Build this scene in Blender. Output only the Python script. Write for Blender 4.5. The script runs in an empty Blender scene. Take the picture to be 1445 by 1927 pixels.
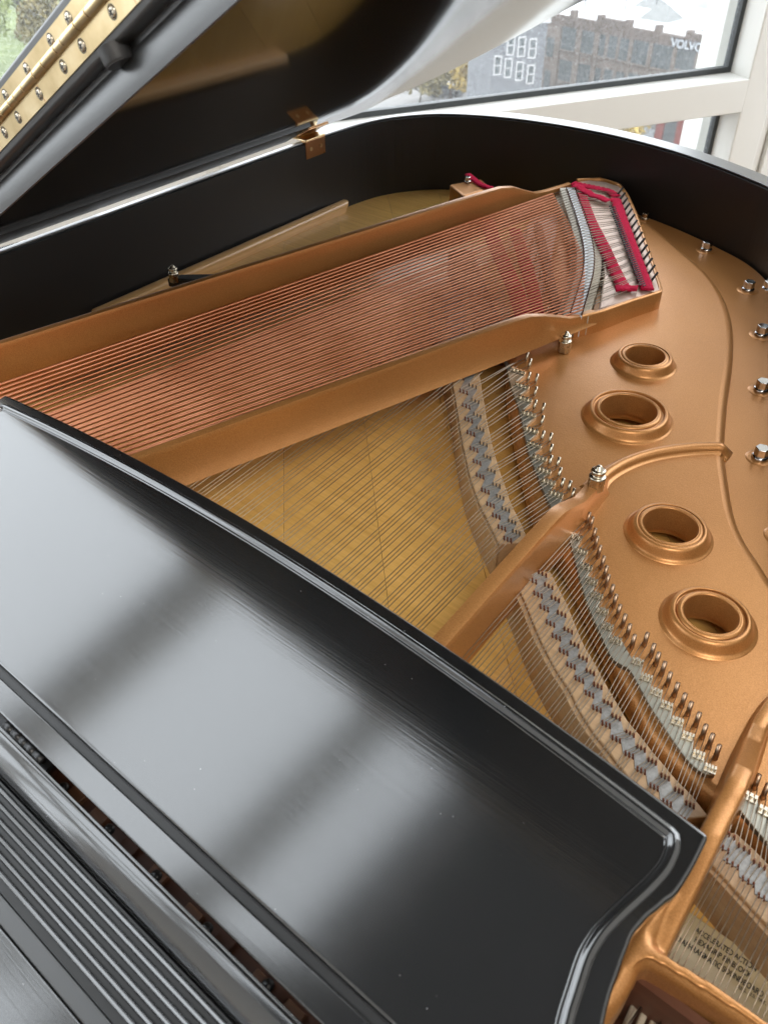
import bpy, bmesh, math, random
import numpy as np
from mathutils import Vector, Matrix

random.seed(7)
rng = np.random.default_rng(7)
scene = bpy.context.scene
COL = scene.collection

# ------------------------------------------------------------------ camera
# metres; z = 0 is the top of the folded music desk, x runs along the keyboard (treble +), y towards the tail
YAW, PITCH, ROLL, FPX = math.radians(40.15), math.radians(40.9), math.radians(0.7), 1575.0
IW, IH = 1445.0, 1927.0
CAM = np.array([0.417, 0.0, 0.5])
_f = np.array([-math.sin(YAW)*math.cos(PITCH), math.cos(YAW)*math.cos(PITCH), -math.sin(PITCH)])
_r = np.array([math.cos(YAW), math.sin(YAW), 0.0])
_d = np.cross(_f, _r)
_c, _s = math.cos(ROLL), math.sin(ROLL)
CR, CD, CF = _c*_r+_s*_d, -_s*_r+_c*_d, _f
cd = bpy.data.cameras.new('camera')
cd.sensor_fit = 'HORIZONTAL'; cd.sensor_width = 36.0
cd.lens = FPX/IW*36.0
cd.clip_start = 0.02; cd.clip_end = 600
cd.dof.use_dof = True; cd.dof.focus_distance = 0.98; cd.dof.aperture_fstop = 16.0
cam = bpy.data.objects.new('camera', cd); COL.objects.link(cam)
_u = -CD; _b = -CF
cam.matrix_world = Matrix(((CR[0], _u[0], _b[0], CAM[0]), (CR[1], _u[1], _b[1], CAM[1]), (CR[2], _u[2], _b[2], CAM[2]), (0, 0, 0, 1)))
scene.camera = cam

# ------------------------------------------------------------------ light: an overcast sky, coming in through the windows
w = bpy.data.worlds.new('World'); scene.world = w; w.use_nodes = True
bg = w.node_tree.nodes['Background']
bg.inputs['Color'].default_value = (0.92, 0.96, 1.0, 1)
bg.inputs['Strength'].default_value = 4.2
scene.view_settings.view_transform = 'Standard'
scene.view_settings.look = 'None'
scene.view_settings.gamma = 1.0
scene.view_settings.use_curve_mapping = False
scene.view_settings.exposure = 0.18
def area_lamp(name, loc, target, size, power, col):
    l = bpy.data.lights.new(name, 'AREA'); l.shape = 'SQUARE'; l.size = size; l.energy = power; l.color = col
    o = bpy.data.objects.new(name, l); COL.objects.link(o); o.location = loc
    o.rotation_euler = (Vector(target)-Vector(loc)).to_track_quat('-Z', 'Y').to_euler(); return o
area_lamp('fill_lamp', (1.9, -1.3, 3.2), (.1, .6, -.1), 1.6, 75, (1.0, .93, .84))  # unseen fill light, added to brighten the plate and strings
scene.cycles.max_bounces = 10
scene.cycles.diffuse_bounces = 5
scene.cycles.glossy_bounces = 5
scene.cycles.transparent_max_bounces = 12
scene.cycles.use_denoising = True
scene.cycles.sample_clamp_indirect = 6.0

# ------------------------------------------------------------------ helpers
def ray(u, v):
    return CR*((u-IW/2)/FPX) + CD*((v-IH/2)/FPX) + CF
def P(u, v, z=0.0):
    d = ray(u, v); t = (z-CAM[2])/d[2]
    return CAM + t*d
def PL(lst, z):
    return [P(u, v, z) for u, v in lst]
def onplane(u, v, p, n):
    d = ray(u, v); return CAM + d*(((np.array(p)-CAM) @ n)/(d @ n))

# the folded music desk lies on a plane that rises 11 degrees towards the strings
DT = math.radians(9.6); DO = np.array([0, .335, .01]); DN = np.array([0, -math.sin(DT), math.cos(DT)]); DE = np.array([0, math.cos(DT), math.sin(DT)])
def dk(x, q, n=0.0): return DO+np.array([x, 0, 0])+DE*q+DN*n
def dq(u, v):
    p = onplane(u, v, DO, DN); return np.array([p[0], (p-DO) @ DE])

def tag(o, label=None, cat=None, group=None, kind=None):
    if label: o['label'] = label
    if cat: o['category'] = cat
    if group: o['group'] = group
    if kind: o['kind'] = kind
    return o
def empty(name, loc=(0, 0, 0)):
    o = bpy.data.objects.new(name, None); COL.objects.link(o); o.location = loc
    o.empty_display_size = 0.1
    return o
def attach(o, parent):
    if parent is None: return o
    o.parent = parent
    r = parent
    while r.parent is not None: r = r.parent
    # only roots carry a transform, parts are modelled in place
    if parent is r: o.matrix_parent_inverse = Matrix.Translation(r.location).inverted()
    return o
def obj(name, me, mat, parent=None, smooth=False, bevel=0.0, seg=2, angle=35):
    o = bpy.data.objects.new(name, me); COL.objects.link(o)
    if mat is not None and not me.materials:
        for m in (mat if isinstance(mat, (list, tuple)) else [mat]): me.materials.append(m)
    if smooth:
        me.shade_smooth()
    if bevel > 0:
        b = o.modifiers.new('bevel', 'BEVEL'); b.width = bevel; b.segments = seg
        b.limit_method = 'ANGLE'; b.angle_limit = math.radians(angle); b.harden_normals = False
        me.shade_smooth()
        o.modifiers.new('wn', 'WEIGHTED_NORMAL').keep_sharp = False
    return attach(o, parent)
def mesh(verts, faces, name='m'):
    me = bpy.data.meshes.new(name)
    me.from_pydata([tuple(map(float, v)) for v in verts], [], faces); me.update()
    return me
def join(parts):
    V, F = [], []
    for v, f in parts:
        n = len(V); V += list(v); F += [tuple(i+n for i in q) for q in f]
    return V, F
def box(x0, x1, y0, y1, z0, z1):
    v = [(x0, y0, z0), (x1, y0, z0), (x1, y1, z0), (x0, y1, z0), (x0, y0, z1), (x1, y0, z1), (x1, y1, z1), (x0, y1, z1)]
    return v, [(0, 3, 2, 1), (4, 5, 6, 7), (0, 1, 5, 4), (1, 2, 6, 5), (2, 3, 7, 6), (3, 0, 4, 7)]
def obox(c, ex, ey, ez):
    c, ex, ey, ez = map(np.array, (c, ex, ey, ez))
    v = [c+a*ex+b*ey+g*ez for g in (-1, 1) for a, b in ((-1, -1), (1, -1), (1, 1), (-1, 1))]
    return v, [(0, 3, 2, 1), (4, 5, 6, 7), (0, 1, 5, 4), (1, 2, 6, 5), (2, 3, 7, 6), (3, 0, 4, 7)]
def area2(p):
    return sum(p[i][0]*p[(i+1) % len(p)][1]-p[(i+1) % len(p)][0]*p[i][1] for i in range(len(p)))
def prism(poly, z0, z1):
    poly = [(p[0], p[1]) for p in poly]
    if area2(poly) < 0: poly = poly[::-1]
    n = len(poly)
    v = [(x, y, z0) for x, y in poly]+[(x, y, z1) for x, y in poly]
    f = [tuple(range(n-1, -1, -1)), tuple(range(n, 2*n))]+[(i, (i+1) % n, n+(i+1) % n, n+i) for i in range(n)]
    return v, f
def smooth_path(pts, n=8):
    pts = [np.array(p, float) for p in pts]
    out = []
    for i in range(len(pts)-1):
        p0 = pts[i-1] if i else 2*pts[0]-pts[1]
        p1, p2 = pts[i], pts[i+1]
        p3 = pts[i+2] if i+2 < len(pts) else 2*pts[-1]-pts[-2]
        for k in range(n):
            t = k/n
            out.append(.5*((2*p1)+(p2-p0)*t+(2*p0-5*p1+4*p2-p3)*t*t+(3*p1-p0-3*p2+p3)*t**3))
    out.append(pts[-1])
    return out
def frames(path):
    T = []
    for i in range(len(path)):
        a = path[max(i-1, 0)]; b = path[min(i+1, len(path)-1)]
        t = np.array(b)-np.array(a); T.append(t/np.linalg.norm(t))
    return T
def sweep(path, prof, closed=True, caps=True, scales=None):
    """prof: (side, up) pairs; side is to the right of travel, up is world z"""
    path = [np.array(p, float) for p in path]
    T = frames(path); V, F = [], []; m = len(prof)
    for i, (p, t) in enumerate(zip(path, T)):
        r = np.cross(t, (0, 0, 1)) if abs(t[2]) < .9999 else np.array([1.0, 0, 0]); r /= max(np.linalg.norm(r), 1e-9)
        u = np.cross(r, t)
        s = scales[i] if scales else (1, 1)
        for a, b in prof: V.append(p+r*a*s[0]+u*b*s[1])
    for i in range(len(path)-1):
        for j in range(m if closed else m-1):
            k = (j+1) % m
            F.append((i*m+j, (i+1)*m+j, (i+1)*m+k, i*m+k))
    if caps and closed:
        F.append(tuple(range(m))); F.append(tuple((len(path)-1)*m+j for j in range(m-1, -1, -1)))
    return V, F
def tube(path, r, n=6):
    radii = r if isinstance(r, (list, tuple)) else [r]*len(path)
    prof = [(math.cos(2*math.pi*k/n), math.sin(2*math.pi*k/n)) for k in range(n)]
    return sweep(path, prof, scales=[(q, q) for q in radii])
def lathe(prof, c=(0, 0, 0), n=40, cap=False):
    V, F = [], []; m = len(prof)
    for k in range(n):
        a = 2*math.pi*k/n
        for r, z in prof: V.append((c[0]+r*math.cos(a), c[1]+r*math.sin(a), c[2]+z))
    for k in range(n):
        k2 = (k+1) % n
        for j in range(m-1): F.append((k*m+j, k2*m+j, k2*m+j+1, k*m+j+1))
    if cap: F.append(tuple(k*m+m-1 for k in range(n)))
    return V, F
def lerp(a, b, t): return a+(b-a)*t
def interp(xs, ys, x): return float(np.interp(x, xs, ys))
def M(vf, name='m'):
    return mesh(vf[0], vf[1], name)
def resample(pts, n):
    pts = [np.array(p, float) for p in pts]
    L = [0]
    for a, b in zip(pts, pts[1:]): L.append(L[-1]+np.linalg.norm(b-a))
    out = []
    for i in range(n):
        s = L[-1]*i/(n-1)
        k = max(j for j in range(len(L)) if L[j] <= s+1e-12); k = min(k, len(pts)-2)
        t = (s-L[k])/max(L[k+1]-L[k], 1e-12); out.append(pts[k]*(1-t)+pts[k+1]*t)
    return out
def offset(poly2, d, closed=False):
    """offset an open polyline to its left by d"""
    out = []; n = len(poly2)
    for i in range(n):
        a = np.array(poly2[(i-1) % n if closed else max(i-1, 0)][:2], float); b = np.array(poly2[(i+1) % n if closed else min(i+1, n-1)][:2], float)
        t = b-a; t /= max(np.linalg.norm(t), 1e-9)
        out.append(np.array([poly2[i][0]-t[1]*d, poly2[i][1]+t[0]*d]))
    return out
def clip(poly, n, c, keep_below=True):
    """clip polygon by n.p <= c"""
    s = 1 if keep_below else -1
    out = []
    for i in range(len(poly)):
        a, b = poly[i], poly[(i+1) % len(poly)]
        da, db = s*(a @ n-c), s*(b @ n-c)
        if da <= 0: out.append(a)
        if (da < 0 < db) or (db < 0 < da): out.append(a+(b-a)*(da/(da-db)))
    return out

# ------------------------------------------------------------------ materials
MAT = {}
def mat(name, color, rough=.5, metal=0.0, spec=.5, ior=1.5, coat=0.0, coat_rough=.1, coat_ior=1.5, sheen=0.0, build=None):
    m = bpy.data.materials.new(name); m.use_nodes = True
    nt = m.node_tree; b = nt.nodes['Principled BSDF']
    b.inputs['Base Color'].default_value = (*color, 1); b.inputs['Roughness'].default_value = rough
    b.inputs['Metallic'].default_value = metal; b.inputs['Specular IOR Level'].default_value = spec; b.inputs['IOR'].default_value = ior
    b.inputs['Coat Weight'].default_value = coat; b.inputs['Coat Roughness'].default_value = coat_rough; b.inputs['Coat IOR'].default_value = coat_ior
    b.inputs['Sheen Weight'].default_value = sheen
    if build: build(nt, b)
    MAT[name] = m; return m
def N(nt, t, **kw):
    n = nt.nodes.new(t)
    for k, v in kw.items():
        if k in n.inputs: n.inputs[k].default_value = v
        else: setattr(n, k, v)
    return n
def coords(nt, scale=(1, 1, 1), rot=(0, 0, 0), out='Object'):
    tc = N(nt, 'ShaderNodeTexCoord'); mp = N(nt, 'ShaderNodeMapping')
    mp.inputs['Scale'].default_value = scale; mp.inputs['Rotation'].default_value = rot
    nt.links.new(tc.outputs[out], mp.inputs['Vector']); return mp.outputs['Vector']
def noise(nt, vec, scale, detail=2, rough=.5):
    n = N(nt, 'ShaderNodeTexNoise'); n.inputs['Scale'].default_value = scale; n.inputs['Detail'].default_value = detail; n.inputs['Roughness'].default_value = rough
    nt.links.new(vec, n.inputs['Vector']); return n.outputs['Fac']
def ramp(nt, fac, stops):
    r = N(nt, 'ShaderNodeValToRGB'); e = r.color_ramp.elements
    while len(e) < len(stops): e.new(.5)
    for q, (p, c) in zip(e, stops):
        q.position = p; q.color = (*c, 1) if not isinstance(c, (int, float)) else (c, c, c, 1)
    nt.links.new(fac, r.inputs['Fac']); return r.outputs['Color']
def bump(nt, b, h, strength=.2, dist=.001, prev=None):
    n = N(nt, 'ShaderNodeBump'); n.inputs['Strength'].default_value = strength; n.inputs['Distance'].default_value = dist
    nt.links.new(h, n.inputs['Height'])
    if prev is not None: nt.links.new(prev, n.inputs['Normal'])
    nt.links.new(n.outputs['Normal'], b.inputs['Normal'])
    return n.outputs['Normal']
def mixc(nt, fac, a, c2, mode='MIX'):
    n = N(nt, 'ShaderNodeMix', data_type='RGBA', blend_type=mode)
    for sock, v in ((n.inputs[0], fac), (n.inputs[6], a), (n.inputs[7], c2)):
        if isinstance(v, bpy.types.NodeSocket): nt.links.new(v, sock)
        elif isinstance(v, (int, float)): sock.default_value = v
        else: sock.default_value = (*v, 1)
    return n.outputs[2]

def satin_nodes(grain=1.0, dust=True, rb=.26):
    def f(nt, b):
        g = noise(nt, coords(nt, (6, 420, 420)), 1.0, 4, .65)          # brushed along the keyboard
        big = noise(nt, coords(nt, (1, 1, 1)), 5.0, 3)
        r = N(nt, 'ShaderNodeMapRange'); r.inputs['To Min'].default_value = rb-.03; r.inputs['To Max'].default_value = rb+.035
        nt.links.new(g, r.inputs['Value']); nt.links.new(r.outputs[0], b.inputs['Roughness'])
        p = bump(nt, b, g, .05*grain, .0004)
        nt.links.new(p, b.inputs['Coat Normal']); nt.links.new(r.outputs[0], b.inputs['Coat Roughness'])
        if dust:
            v = N(nt, 'ShaderNodeTexVoronoi', feature='F1'); v.inputs['Scale'].default_value = 130.0
            nt.links.new(coords(nt), v.inputs['Vector'])
            d = ramp(nt, v.outputs['Distance'], [(.0, 1.0), (.02, 1.0), (.05, 0.0)])
            pick = N(nt, 'ShaderNodeSeparateColor'); nt.links.new(v.outputs['Color'], pick.inputs[0])
            gt = N(nt, 'ShaderNodeMath', operation='GREATER_THAN'); gt.inputs[1].default_value = .7; nt.links.new(pick.outputs[0], gt.inputs[0])
            mu = N(nt, 'ShaderNodeMath', operation='MULTIPLY'); nt.links.new(d, mu.inputs[0]); nt.links.new(gt.outputs[0], mu.inputs[1])
            film = ramp(nt, big, [(.35, (.008, .0085, .009)), (.75, (.014, .0145, .015))])
            c = mixc(nt, mu.outputs[0], film, (.45, .45, .46))
            nt.links.new(c, b.inputs['Base Color'])
    return f
def rough_noise(base, amp, scale, bs=0.0):
    def f(nt, b):
        n = noise(nt, coords(nt), scale, 3)
        r = N(nt, 'ShaderNodeMapRange'); r.inputs['To Min'].default_value = base-amp; r.inputs['To Max'].default_value = base+amp
        nt.links.new(n, r.inputs['Value']); nt.links.new(r.outputs[0], b.inputs['Roughness'])
        if bs: bump(nt, b, noise(nt, coords(nt), scale*30, 2), bs, .0006)
    return f
mat('black_satin', (.010, .0105, .011), .14, spec=.5, ior=1.8, coat=.75, coat_rough=.11, coat_ior=1.65, build=satin_nodes(2.2, True, .118))
mat('black_rim', (.010, .0100, .0102), .42, spec=.5, build=rough_noise(.4, .06, 9, .05))
mat('black_rim_top', (.012, .0125, .013), .2, spec=.5, ior=1.9, coat=.8, coat_rough=.15, coat_ior=1.75, build=satin_nodes(.6, False, .3))
mat('black_lid', (.009, .009, .0095), .06, spec=.6, ior=1.55, coat=.3, coat_rough=.04, build=rough_noise(.065, .02, 6))
mat('black_lid_rail', (.016, .0165, .017), .34, spec=.8, ior=1.6, build=satin_nodes(.8, False, .36))

def plate_nodes(nt, b):
    n = noise(nt, coords(nt), 3.5, 4)
    c = ramp(nt, n, [(.25, (.42, .175, .048)), (.75, (.58, .265, .08))])
    f = noise(nt, coords(nt), 900, 2)
    c = mixc(nt, .34, c, ramp(nt, f, [(.35, (.34, .14, .035)), (.65, (.66, .34, .12))]))
    nt.links.new(c, b.inputs['Base Color'])
    h = noise(nt, coords(nt), 420, 3)
    p = bump(nt, b, h, .28, .0006)
    bump(nt, b, noise(nt, coords(nt), 22, 2), .12, .004, p)
mat('gold_plate', (.55, .27, .09), .36, metal=.55, spec=.5, coat=.25, coat_rough=.22, build=plate_nodes)
def copper_nodes(nt, b):
    uv = N(nt, 'ShaderNodeUVMap'); sx = N(nt, 'ShaderNodeSeparateXYZ'); nt.links.new(uv.outputs[0], sx.inputs[0])
    m1 = N(nt, 'ShaderNodeMath', operation='MULTIPLY'); m1.inputs[1].default_value = 6.2832; nt.links.new(sx.outputs[0], m1.inputs[0])
    sn = N(nt, 'ShaderNodeMath', operation='SINE'); nt.links.new(m1.outputs[0], sn.inputs[0])
    bump(nt, b, sn.outputs[0], .6, .0006)
    n = noise(nt, coords(nt), 14, 3)
    nt.links.new(ramp(nt, n, [(.3, (.52, .19, .09)), (.7, (.68, .285, .155))]), b.inputs['Base Color'])
mat('copper', (.7, .32, .19), .3, metal=1.0, build=copper_nodes)
mat('steel_wire', (.30, .25, .19), .3, metal=1.0)
mat('steel_dark', (.30, .27, .24), .32, metal=1.0, build=rough_noise(.32, .08, 60))
mat('bronze_pin', (.38, .27, .19), .33, metal=1.0)
mat('copper_pin', (.22, .085, .05), .45, metal=.7)
mat('nickel', (.72, .70, .66), .2, metal=1.0, build=rough_noise(.2, .06, 40))
mat('chrome', (.55, .55, .55), .14, metal=1.0)
mat('nickel_warm', (.56, .50, .40), .28, metal=1.0, build=rough_noise(.27, .08, 50))
mat('duplex_metal', (.36, .345, .29), .42, metal=.85, build=rough_noise(.34, .1, 80, .1))
mat('aged_brass', (.42, .24, .12), .3, metal=1.0, build=rough_noise(.3, .08, 60))
def brass_nodes(nt, b):
    n = noise(nt, coords(nt), 26, 4, .65)
    nt.links.new(ramp(nt, n, [(.3, (.54, .40, .20)), (.55, (.68, .53, .30)), (.8, (.78, .65, .42))]), b.inputs['Base Color'])
    r = N(nt, 'ShaderNodeMapRange'); r.inputs['To Min'].default_value = .2; r.inputs['To Max'].default_value = .42
    nt.links.new(n, r.inputs['Value']); nt.links.new(r.outputs[0], b.inputs['Roughness'])
mat('brass', (.76, .55, .23), .28, metal=1.0, build=brass_nodes)
mat('black_metal', (.035, .035, .036), .32, metal=.6)
def wood_nodes(c1, c2, sc=(9, 260, 260), rot=0.0, bs=.08):
    def f(nt, b):
        g = noise(nt, coords(nt, sc, (0, 0, rot)), 1.0, 4, .6)
        w2 = noise(nt, coords(nt, (sc[0]*.4, sc[1]*.12, sc[2]*.12), (0, 0, rot)), 1.0, 3, .6)
        c = mixc(nt, .22, ramp(nt, g, [(.3, c1), (.7, c2)]), ramp(nt, w2, [(.3, c1), (.7, c2)]))
        oi = N(nt, 'ShaderNodeObjectInfo'); hv = N(nt, 'ShaderNodeHueSaturation'); mr = N(nt, 'ShaderNodeMapRange')
        mr.inputs['To Min'].default_value = .96; mr.inputs['To Max'].default_value = 1.04
        nt.links.new(oi.outputs['Random'], mr.inputs['Value']); nt.links.new(mr.outputs[0], hv.inputs['Value']); nt.links.new(c, hv.inputs['Color'])
        nt.links.new(hv.outputs[0], b.inputs['Base Color']); bump(nt, b, g, bs, .0005)
    return f
SEAM = P(725, 1040, -.125)-P(690, 780, -.125)
SEAM_ANG = math.atan2(SEAM[1], SEAM[0])
mat('spruce', (.50, .28, .07), .32, spec=.5, coat=.35, coat_rough=.15, build=wood_nodes((.60, .33, .08), (.80, .49, .15), (10, 300, 300), -SEAM_ANG))
mat('maple', (.50, .32, .19), .42, build=wood_nodes((.40, .25, .13), (.53, .355, .20), (18, 200, 200), -1.1))
mat('maple_bar', (.58, .33, .15), .28, coat=.4, build=wood_nodes((.62, .34, .12), (.82, .52, .24), (200, 8, 200)))
mat('cream_board', (.52, .44, .27), .4, coat=.2, build=wood_nodes((.46, .38, .22), (.58, .49, .31), (5, 90, 90), .6))
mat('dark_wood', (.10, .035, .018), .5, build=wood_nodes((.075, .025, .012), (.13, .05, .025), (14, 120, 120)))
mat('brown_wood', (.2, .09, .045), .5, build=wood_nodes((.15, .06, .03), (.25, .12, .06), (14, 120, 120)))
def graphite_nodes(nt, b):
    n = noise(nt, coords(nt), 240, 3, .7)
    nt.links.new(ramp(nt, n, [(.3, (.22, .215, .205)), (.7, (.36, .355, .34))]), b.inputs['Base Color'])
    bump(nt, b, n, .25, .0004)
mat('graphite', (.12, .125, .14), .42, metal=.45, build=graphite_nodes)
def felt_nodes(c1, c2):
    def f(nt, b):
        n = noise(nt, coords(nt), 300, 4, .7)
        nt.links.new(ramp(nt, n, [(.3, c1), (.7, c2)]), b.inputs['Base Color']); bump(nt, b, n, .5, .001)
    return f
mat('red_felt', (.5, .02, .06), .95, spec=.1, build=felt_nodes((.42, .010, .040), (.60, .028, .085)))
mat('white_cord', (.62, .60, .54), .7, build=felt_nodes((.56, .52, .44), (.74, .70, .62)))
mat('blue_white', (.66, .68, .71), .4, metal=.15)
mat('bridge_beige', (.47, .41, .31), .5, build=felt_nodes((.44, .37, .27), (.56, .49, .38)))
mat('rose_plate', (.62, .46, .38), .34, metal=.35, build=rough_noise(.34, .06, 30, .08))
mat('ink', (.02, .019, .018), .6)
mat('rubber', (.03, .03, .031), .5)
mat('white_frame', (.64, .64, .61), .35, build=rough_noise(.36, .05, 20, .04))
mat('gasket', (.035, .04, .042), .45)
mat('wall_paint', (.74, .74, .70), .6, build=rough_noise(.6, .05, 30, .08))
mat('ceiling_paint', (.14, .14, .145), .8)
mat('floor_wood', (.32, .22, .14), .4, build=wood_nodes((.26, .17, .10), (.36, .25, .16), (3, 40, 40)))
mat('dim_paint', (.5, .48, .45), .7)

def glass_mat():
    m = bpy.data.materials.new('window_glass'); m.use_nodes = True; nt = m.node_tree
    for n in list(nt.nodes):
        if n.type != 'OUTPUT_MATERIAL': nt.nodes.remove(n)
    out = [n for n in nt.nodes if n.type == 'OUTPUT_MATERIAL'][0]
    tr = N(nt, 'ShaderNodeBsdfTransparent'); tr.inputs[0].default_value = (.94, .95, .955, 1)
    gl = N(nt, 'ShaderNodeBsdfGlossy'); gl.inputs['Roughness'].default_value = .02
    fr = N(nt, 'ShaderNodeFresnel')
    geo = N(nt, 'ShaderNodeNewGeometry'); mr = N(nt, 'ShaderNodeMapRange')      # same reflectance on both faces of the thin pane
    mr.inputs['To Min'].default_value = 1.3; mr.inputs['To Max'].default_value = 1/1.3
    nt.links.new(geo.outputs['Backfacing'], mr.inputs['Value']); nt.links.new(mr.outputs[0], fr.inputs[0])
    mx = N(nt, 'ShaderNodeMixShader')
    nt.links.new(fr.outputs[0], mx.inputs[0]); nt.links.new(tr.outputs[0], mx.inputs[1]); nt.links.new(gl.outputs[0], mx.inputs[2])
    tl = N(nt, 'ShaderNodeBsdfTranslucent'); tl.inputs[0].default_value = (.9, .92, .93, 1)      # film of rain and dirt
    dn = noise(nt, coords(nt), 160, 3, .7); dr = ramp(nt, dn, [(.45, .018), (.75, .10)])
    m2 = N(nt, 'ShaderNodeMixShader'); nt.links.new(dr, m2.inputs[0]); nt.links.new(mx.outputs[0], m2.inputs[1]); nt.links.new(tl.outputs[0], m2.inputs[2])
    nt.links.new(m2.outputs[0], out.inputs['Surface']); MAT['window_glass'] = m
glass_mat()

def mottled(c1, c2, scale, rough=.85, det=4):
    def f(nt, b):
        n = noise(nt, coords(nt), scale, det, .65)
        nt.links.new(ramp(nt, n, [(.3, c1), (.7, c2)]), b.inputs['Base Color'])
    return f
mat('brick', (.2, .13, .09), .9, build=mottled((.10, .083, .071), (.175, .145, .124), .9))
mat('brick_dark', (.12, .07, .05), .9, build=mottled((.075, .058, .049), (.13, .102, .086), 1.5))
mat('window_dark', (.07, .085, .09), .25, build=mottled((.055, .064, .067), (.115, .128, .132), .8))
mat('window_bar', (.075, .08, .08), .6)
mat('white_roof', (.78, .79, .80), .7, build=mottled((.30, .30, .31), (.62, .63, .64), .25))
mat('grey_siding', (.12, .125, .135), .8)
mat('white_trim', (.40, .40, .40), .6)
mat('red_paint', (.27, .05, .04), .8, build=mottled((.12, .026, .02), (.2, .045, .036), 2))
mat('shutter_grey', (.17, .175, .17), .7)
mat('asphalt', (.10, .10, .105), .6, build=mottled((.05, .05, .053), (.09, .09, .094), .15))
mat('concrete', (.36, .34, .33), .8, build=mottled((.13, .125, .12), (.21, .20, .19), .4))
mat('grass', (.14, .17, .07), .9, build=mottled((.11, .14, .055), (.22, .26, .12), .35))
mat('leaf_green', (.17, .20, .07), .7, build=mottled((.12, .15, .04), (.32, .36, .14), .6))
mat('leaf_yellow', (.30, .21, .05), .7, build=mottled((.22, .15, .03), (.45, .33, .08), .7))
mat('leaf_dull', (.16, .14, .06), .8, build=mottled((.11, .095, .035), (.28, .23, .10), .7))
mat('bark', (.09, .07, .055), .9)
mat('car_white', (.7, .71, .72), .3, coat=.5)
mat('car_grey', (.13, .14, .15), .3, coat=.5)
mat('car_glass', (.03, .035, .04), .1)
mat('tyre', (.02, .02, .02), .8)
mat('graffiti_white', (.36, .38, .40), .7)
mat('graffiti_black', (.03, .03, .035), .7)

# ------------------------------------------------------------------ heights
Z_RIM, Z_SB, Z_WEB, Z_LEDGE = .02, -.125, -.082, -.101
Z_STR, Z_BRIDGE = -.0700, -.0725
Z_BASS, Z_BOX = -.047, -.055
FLOOR = -.97

# ------------------------------------------------------------------ the room shell that lets the window light in
LA = math.radians(81)           # window bank along the bass side: its outward azimuth
LN_ = np.array([math.sin(LA), -math.cos(LA), 0]); LT = np.array([math.cos(LA), math.sin(LA), 0]); LD = -1.78
WN = np.array([.875, -.485, 0]); WN /= np.linalg.norm(WN)
WT = np.array([.485, .875, 0]); WT /= np.linalg.norm(WT)
WD = -2.1
J = np.array([*np.linalg.solve(np.array([LN_[:2], WN[:2]]), np.array([LD, WD])), 0.0])   # where the two window planes meet
def bar_z(u, v):                # height of a bar mirrored in the desk
    p = onplane(u, v, DO, DN); d = ray(u, v); d = d-2*(d @ DN)*DN
    return (p+d*((LD-p @ LN_)/(d @ LN_)))[2]
ZB = [(bar_z(300, 1098), bar_z(300, 1172)), (bar_z(560, 1440), bar_z(560, 1505))]
POST = onplane(1362, 130, WN*WD, WN)            # glass corner beside the wide white post
S_POST = (POST-J) @ WT
Z_TR = POST[2]                                  # top of the low transom
CEIL = 7.2
def struct(name, vf, m, **kw):
    return tag(obj(name, M(vf), MAT[m], None, **kw), kind='structure')
E0 = J+WT*(S_POST+.62)
struct('floor', prism([J-LT*5.5, (3.2, -3.9), (3.2, E0[1]+.1), (E0[0], E0[1]+.1), J], FLOOR-.1, FLOOR), 'floor_wood')
struct('ceiling', prism([J-LT*5.5-LN_*.3, (3.2, -3.9), (3.2, E0[1]+.3), (E0[0]-.3, E0[1]+.3), J-LN_*.3], CEIL, CEIL+.1), 'ceiling_paint')
struct('wall_back', box(J[0]-1.0, 3.2, -4.05, -3.9, FLOOR, CEIL), 'dim_paint')
struct('wall_right', box(3.2, 3.35, -3.9, E0[1]+.3, FLOOR, CEIL), 'dim_paint')
# end wall beside the wide post
wa, wb = J+WT*(S_POST+.30), J+WT*(S_POST+2.6)
struct('wall_end', prism([wa+WN*.02, wb+WN*.02, wb-WN*.2, wa-WN*.2], FLOOR, CEIL), 'wall_paint')

def wbox(o, t, n, s0, s1, d0, d1, z0, z1):
    """box on a window plane: s along the wall, d towards the room"""
    c = o+t*((s0+s1)/2)+n*((d0+d1)/2)+np.array([0, 0, (z0+z1)/2])
    return obox(c, t*((s1-s0)/2), n*((d1-d0)/2), (0, 0, (z1-z0)/2))
def window(name, label, o, t, n, s0, s1, mull, base):
    r = empty(name, (base[0], base[1], FLOOR)); tag(r, label, 'window')
    bars = [(FLOOR, FLOOR+.12), (Z_TR-.102, Z_TR), *ZB, (CEIL-.1, CEIL-.002)]
    for z0, z1 in bars:
        obj('transom', M(wbox(o, t, n, s0, s1, .0, .13, z0, z1)), MAT['white_frame'], r, bevel=.004)
    for m0, m1 in mull:
        obj('mullion', M(wbox(o, t, n, m0, m1, -.004, .128, FLOOR+.001, CEIL-.003)), MAT['white_frame'], r, bevel=.004)
    ed = [s0]+[q for m in mull for q in m]+[s1]
    spans = [(ed[i], ed[i+1]) for i in range(0, len(ed), 2) if ed[i+1]-ed[i] > .1]
    for a, b in spans:
        for (z0, z1), (z2, z3) in zip(bars, bars[1:]):
            obj('pane', M(wbox(o, t, n, a+.012, b-.012, .018, .022, z1+.012, z2-.012)), MAT['window_glass'], r)
            g = [wbox(o, t, n, a, b, .010, .034, z1, z1+.016), wbox(o, t, n, a, b, .010, .034, z2-.016, z2),
                 wbox(o, t, n, a, a+.016, .010, .034, z1+.016, z2-.016), wbox(o, t, n, b-.016, b, .010, .034, z1+.016, z2-.016)]
            obj('gasket', M(join(g)), MAT['gasket'], r)
    return r
window('window_wall', 'tall white-framed window bank along the straight bass side of the piano', J, LT, LN_, -5.4, -.02, [(-4.2, -4.08), (-2.6, -2.48)], J-LT*2)
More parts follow.
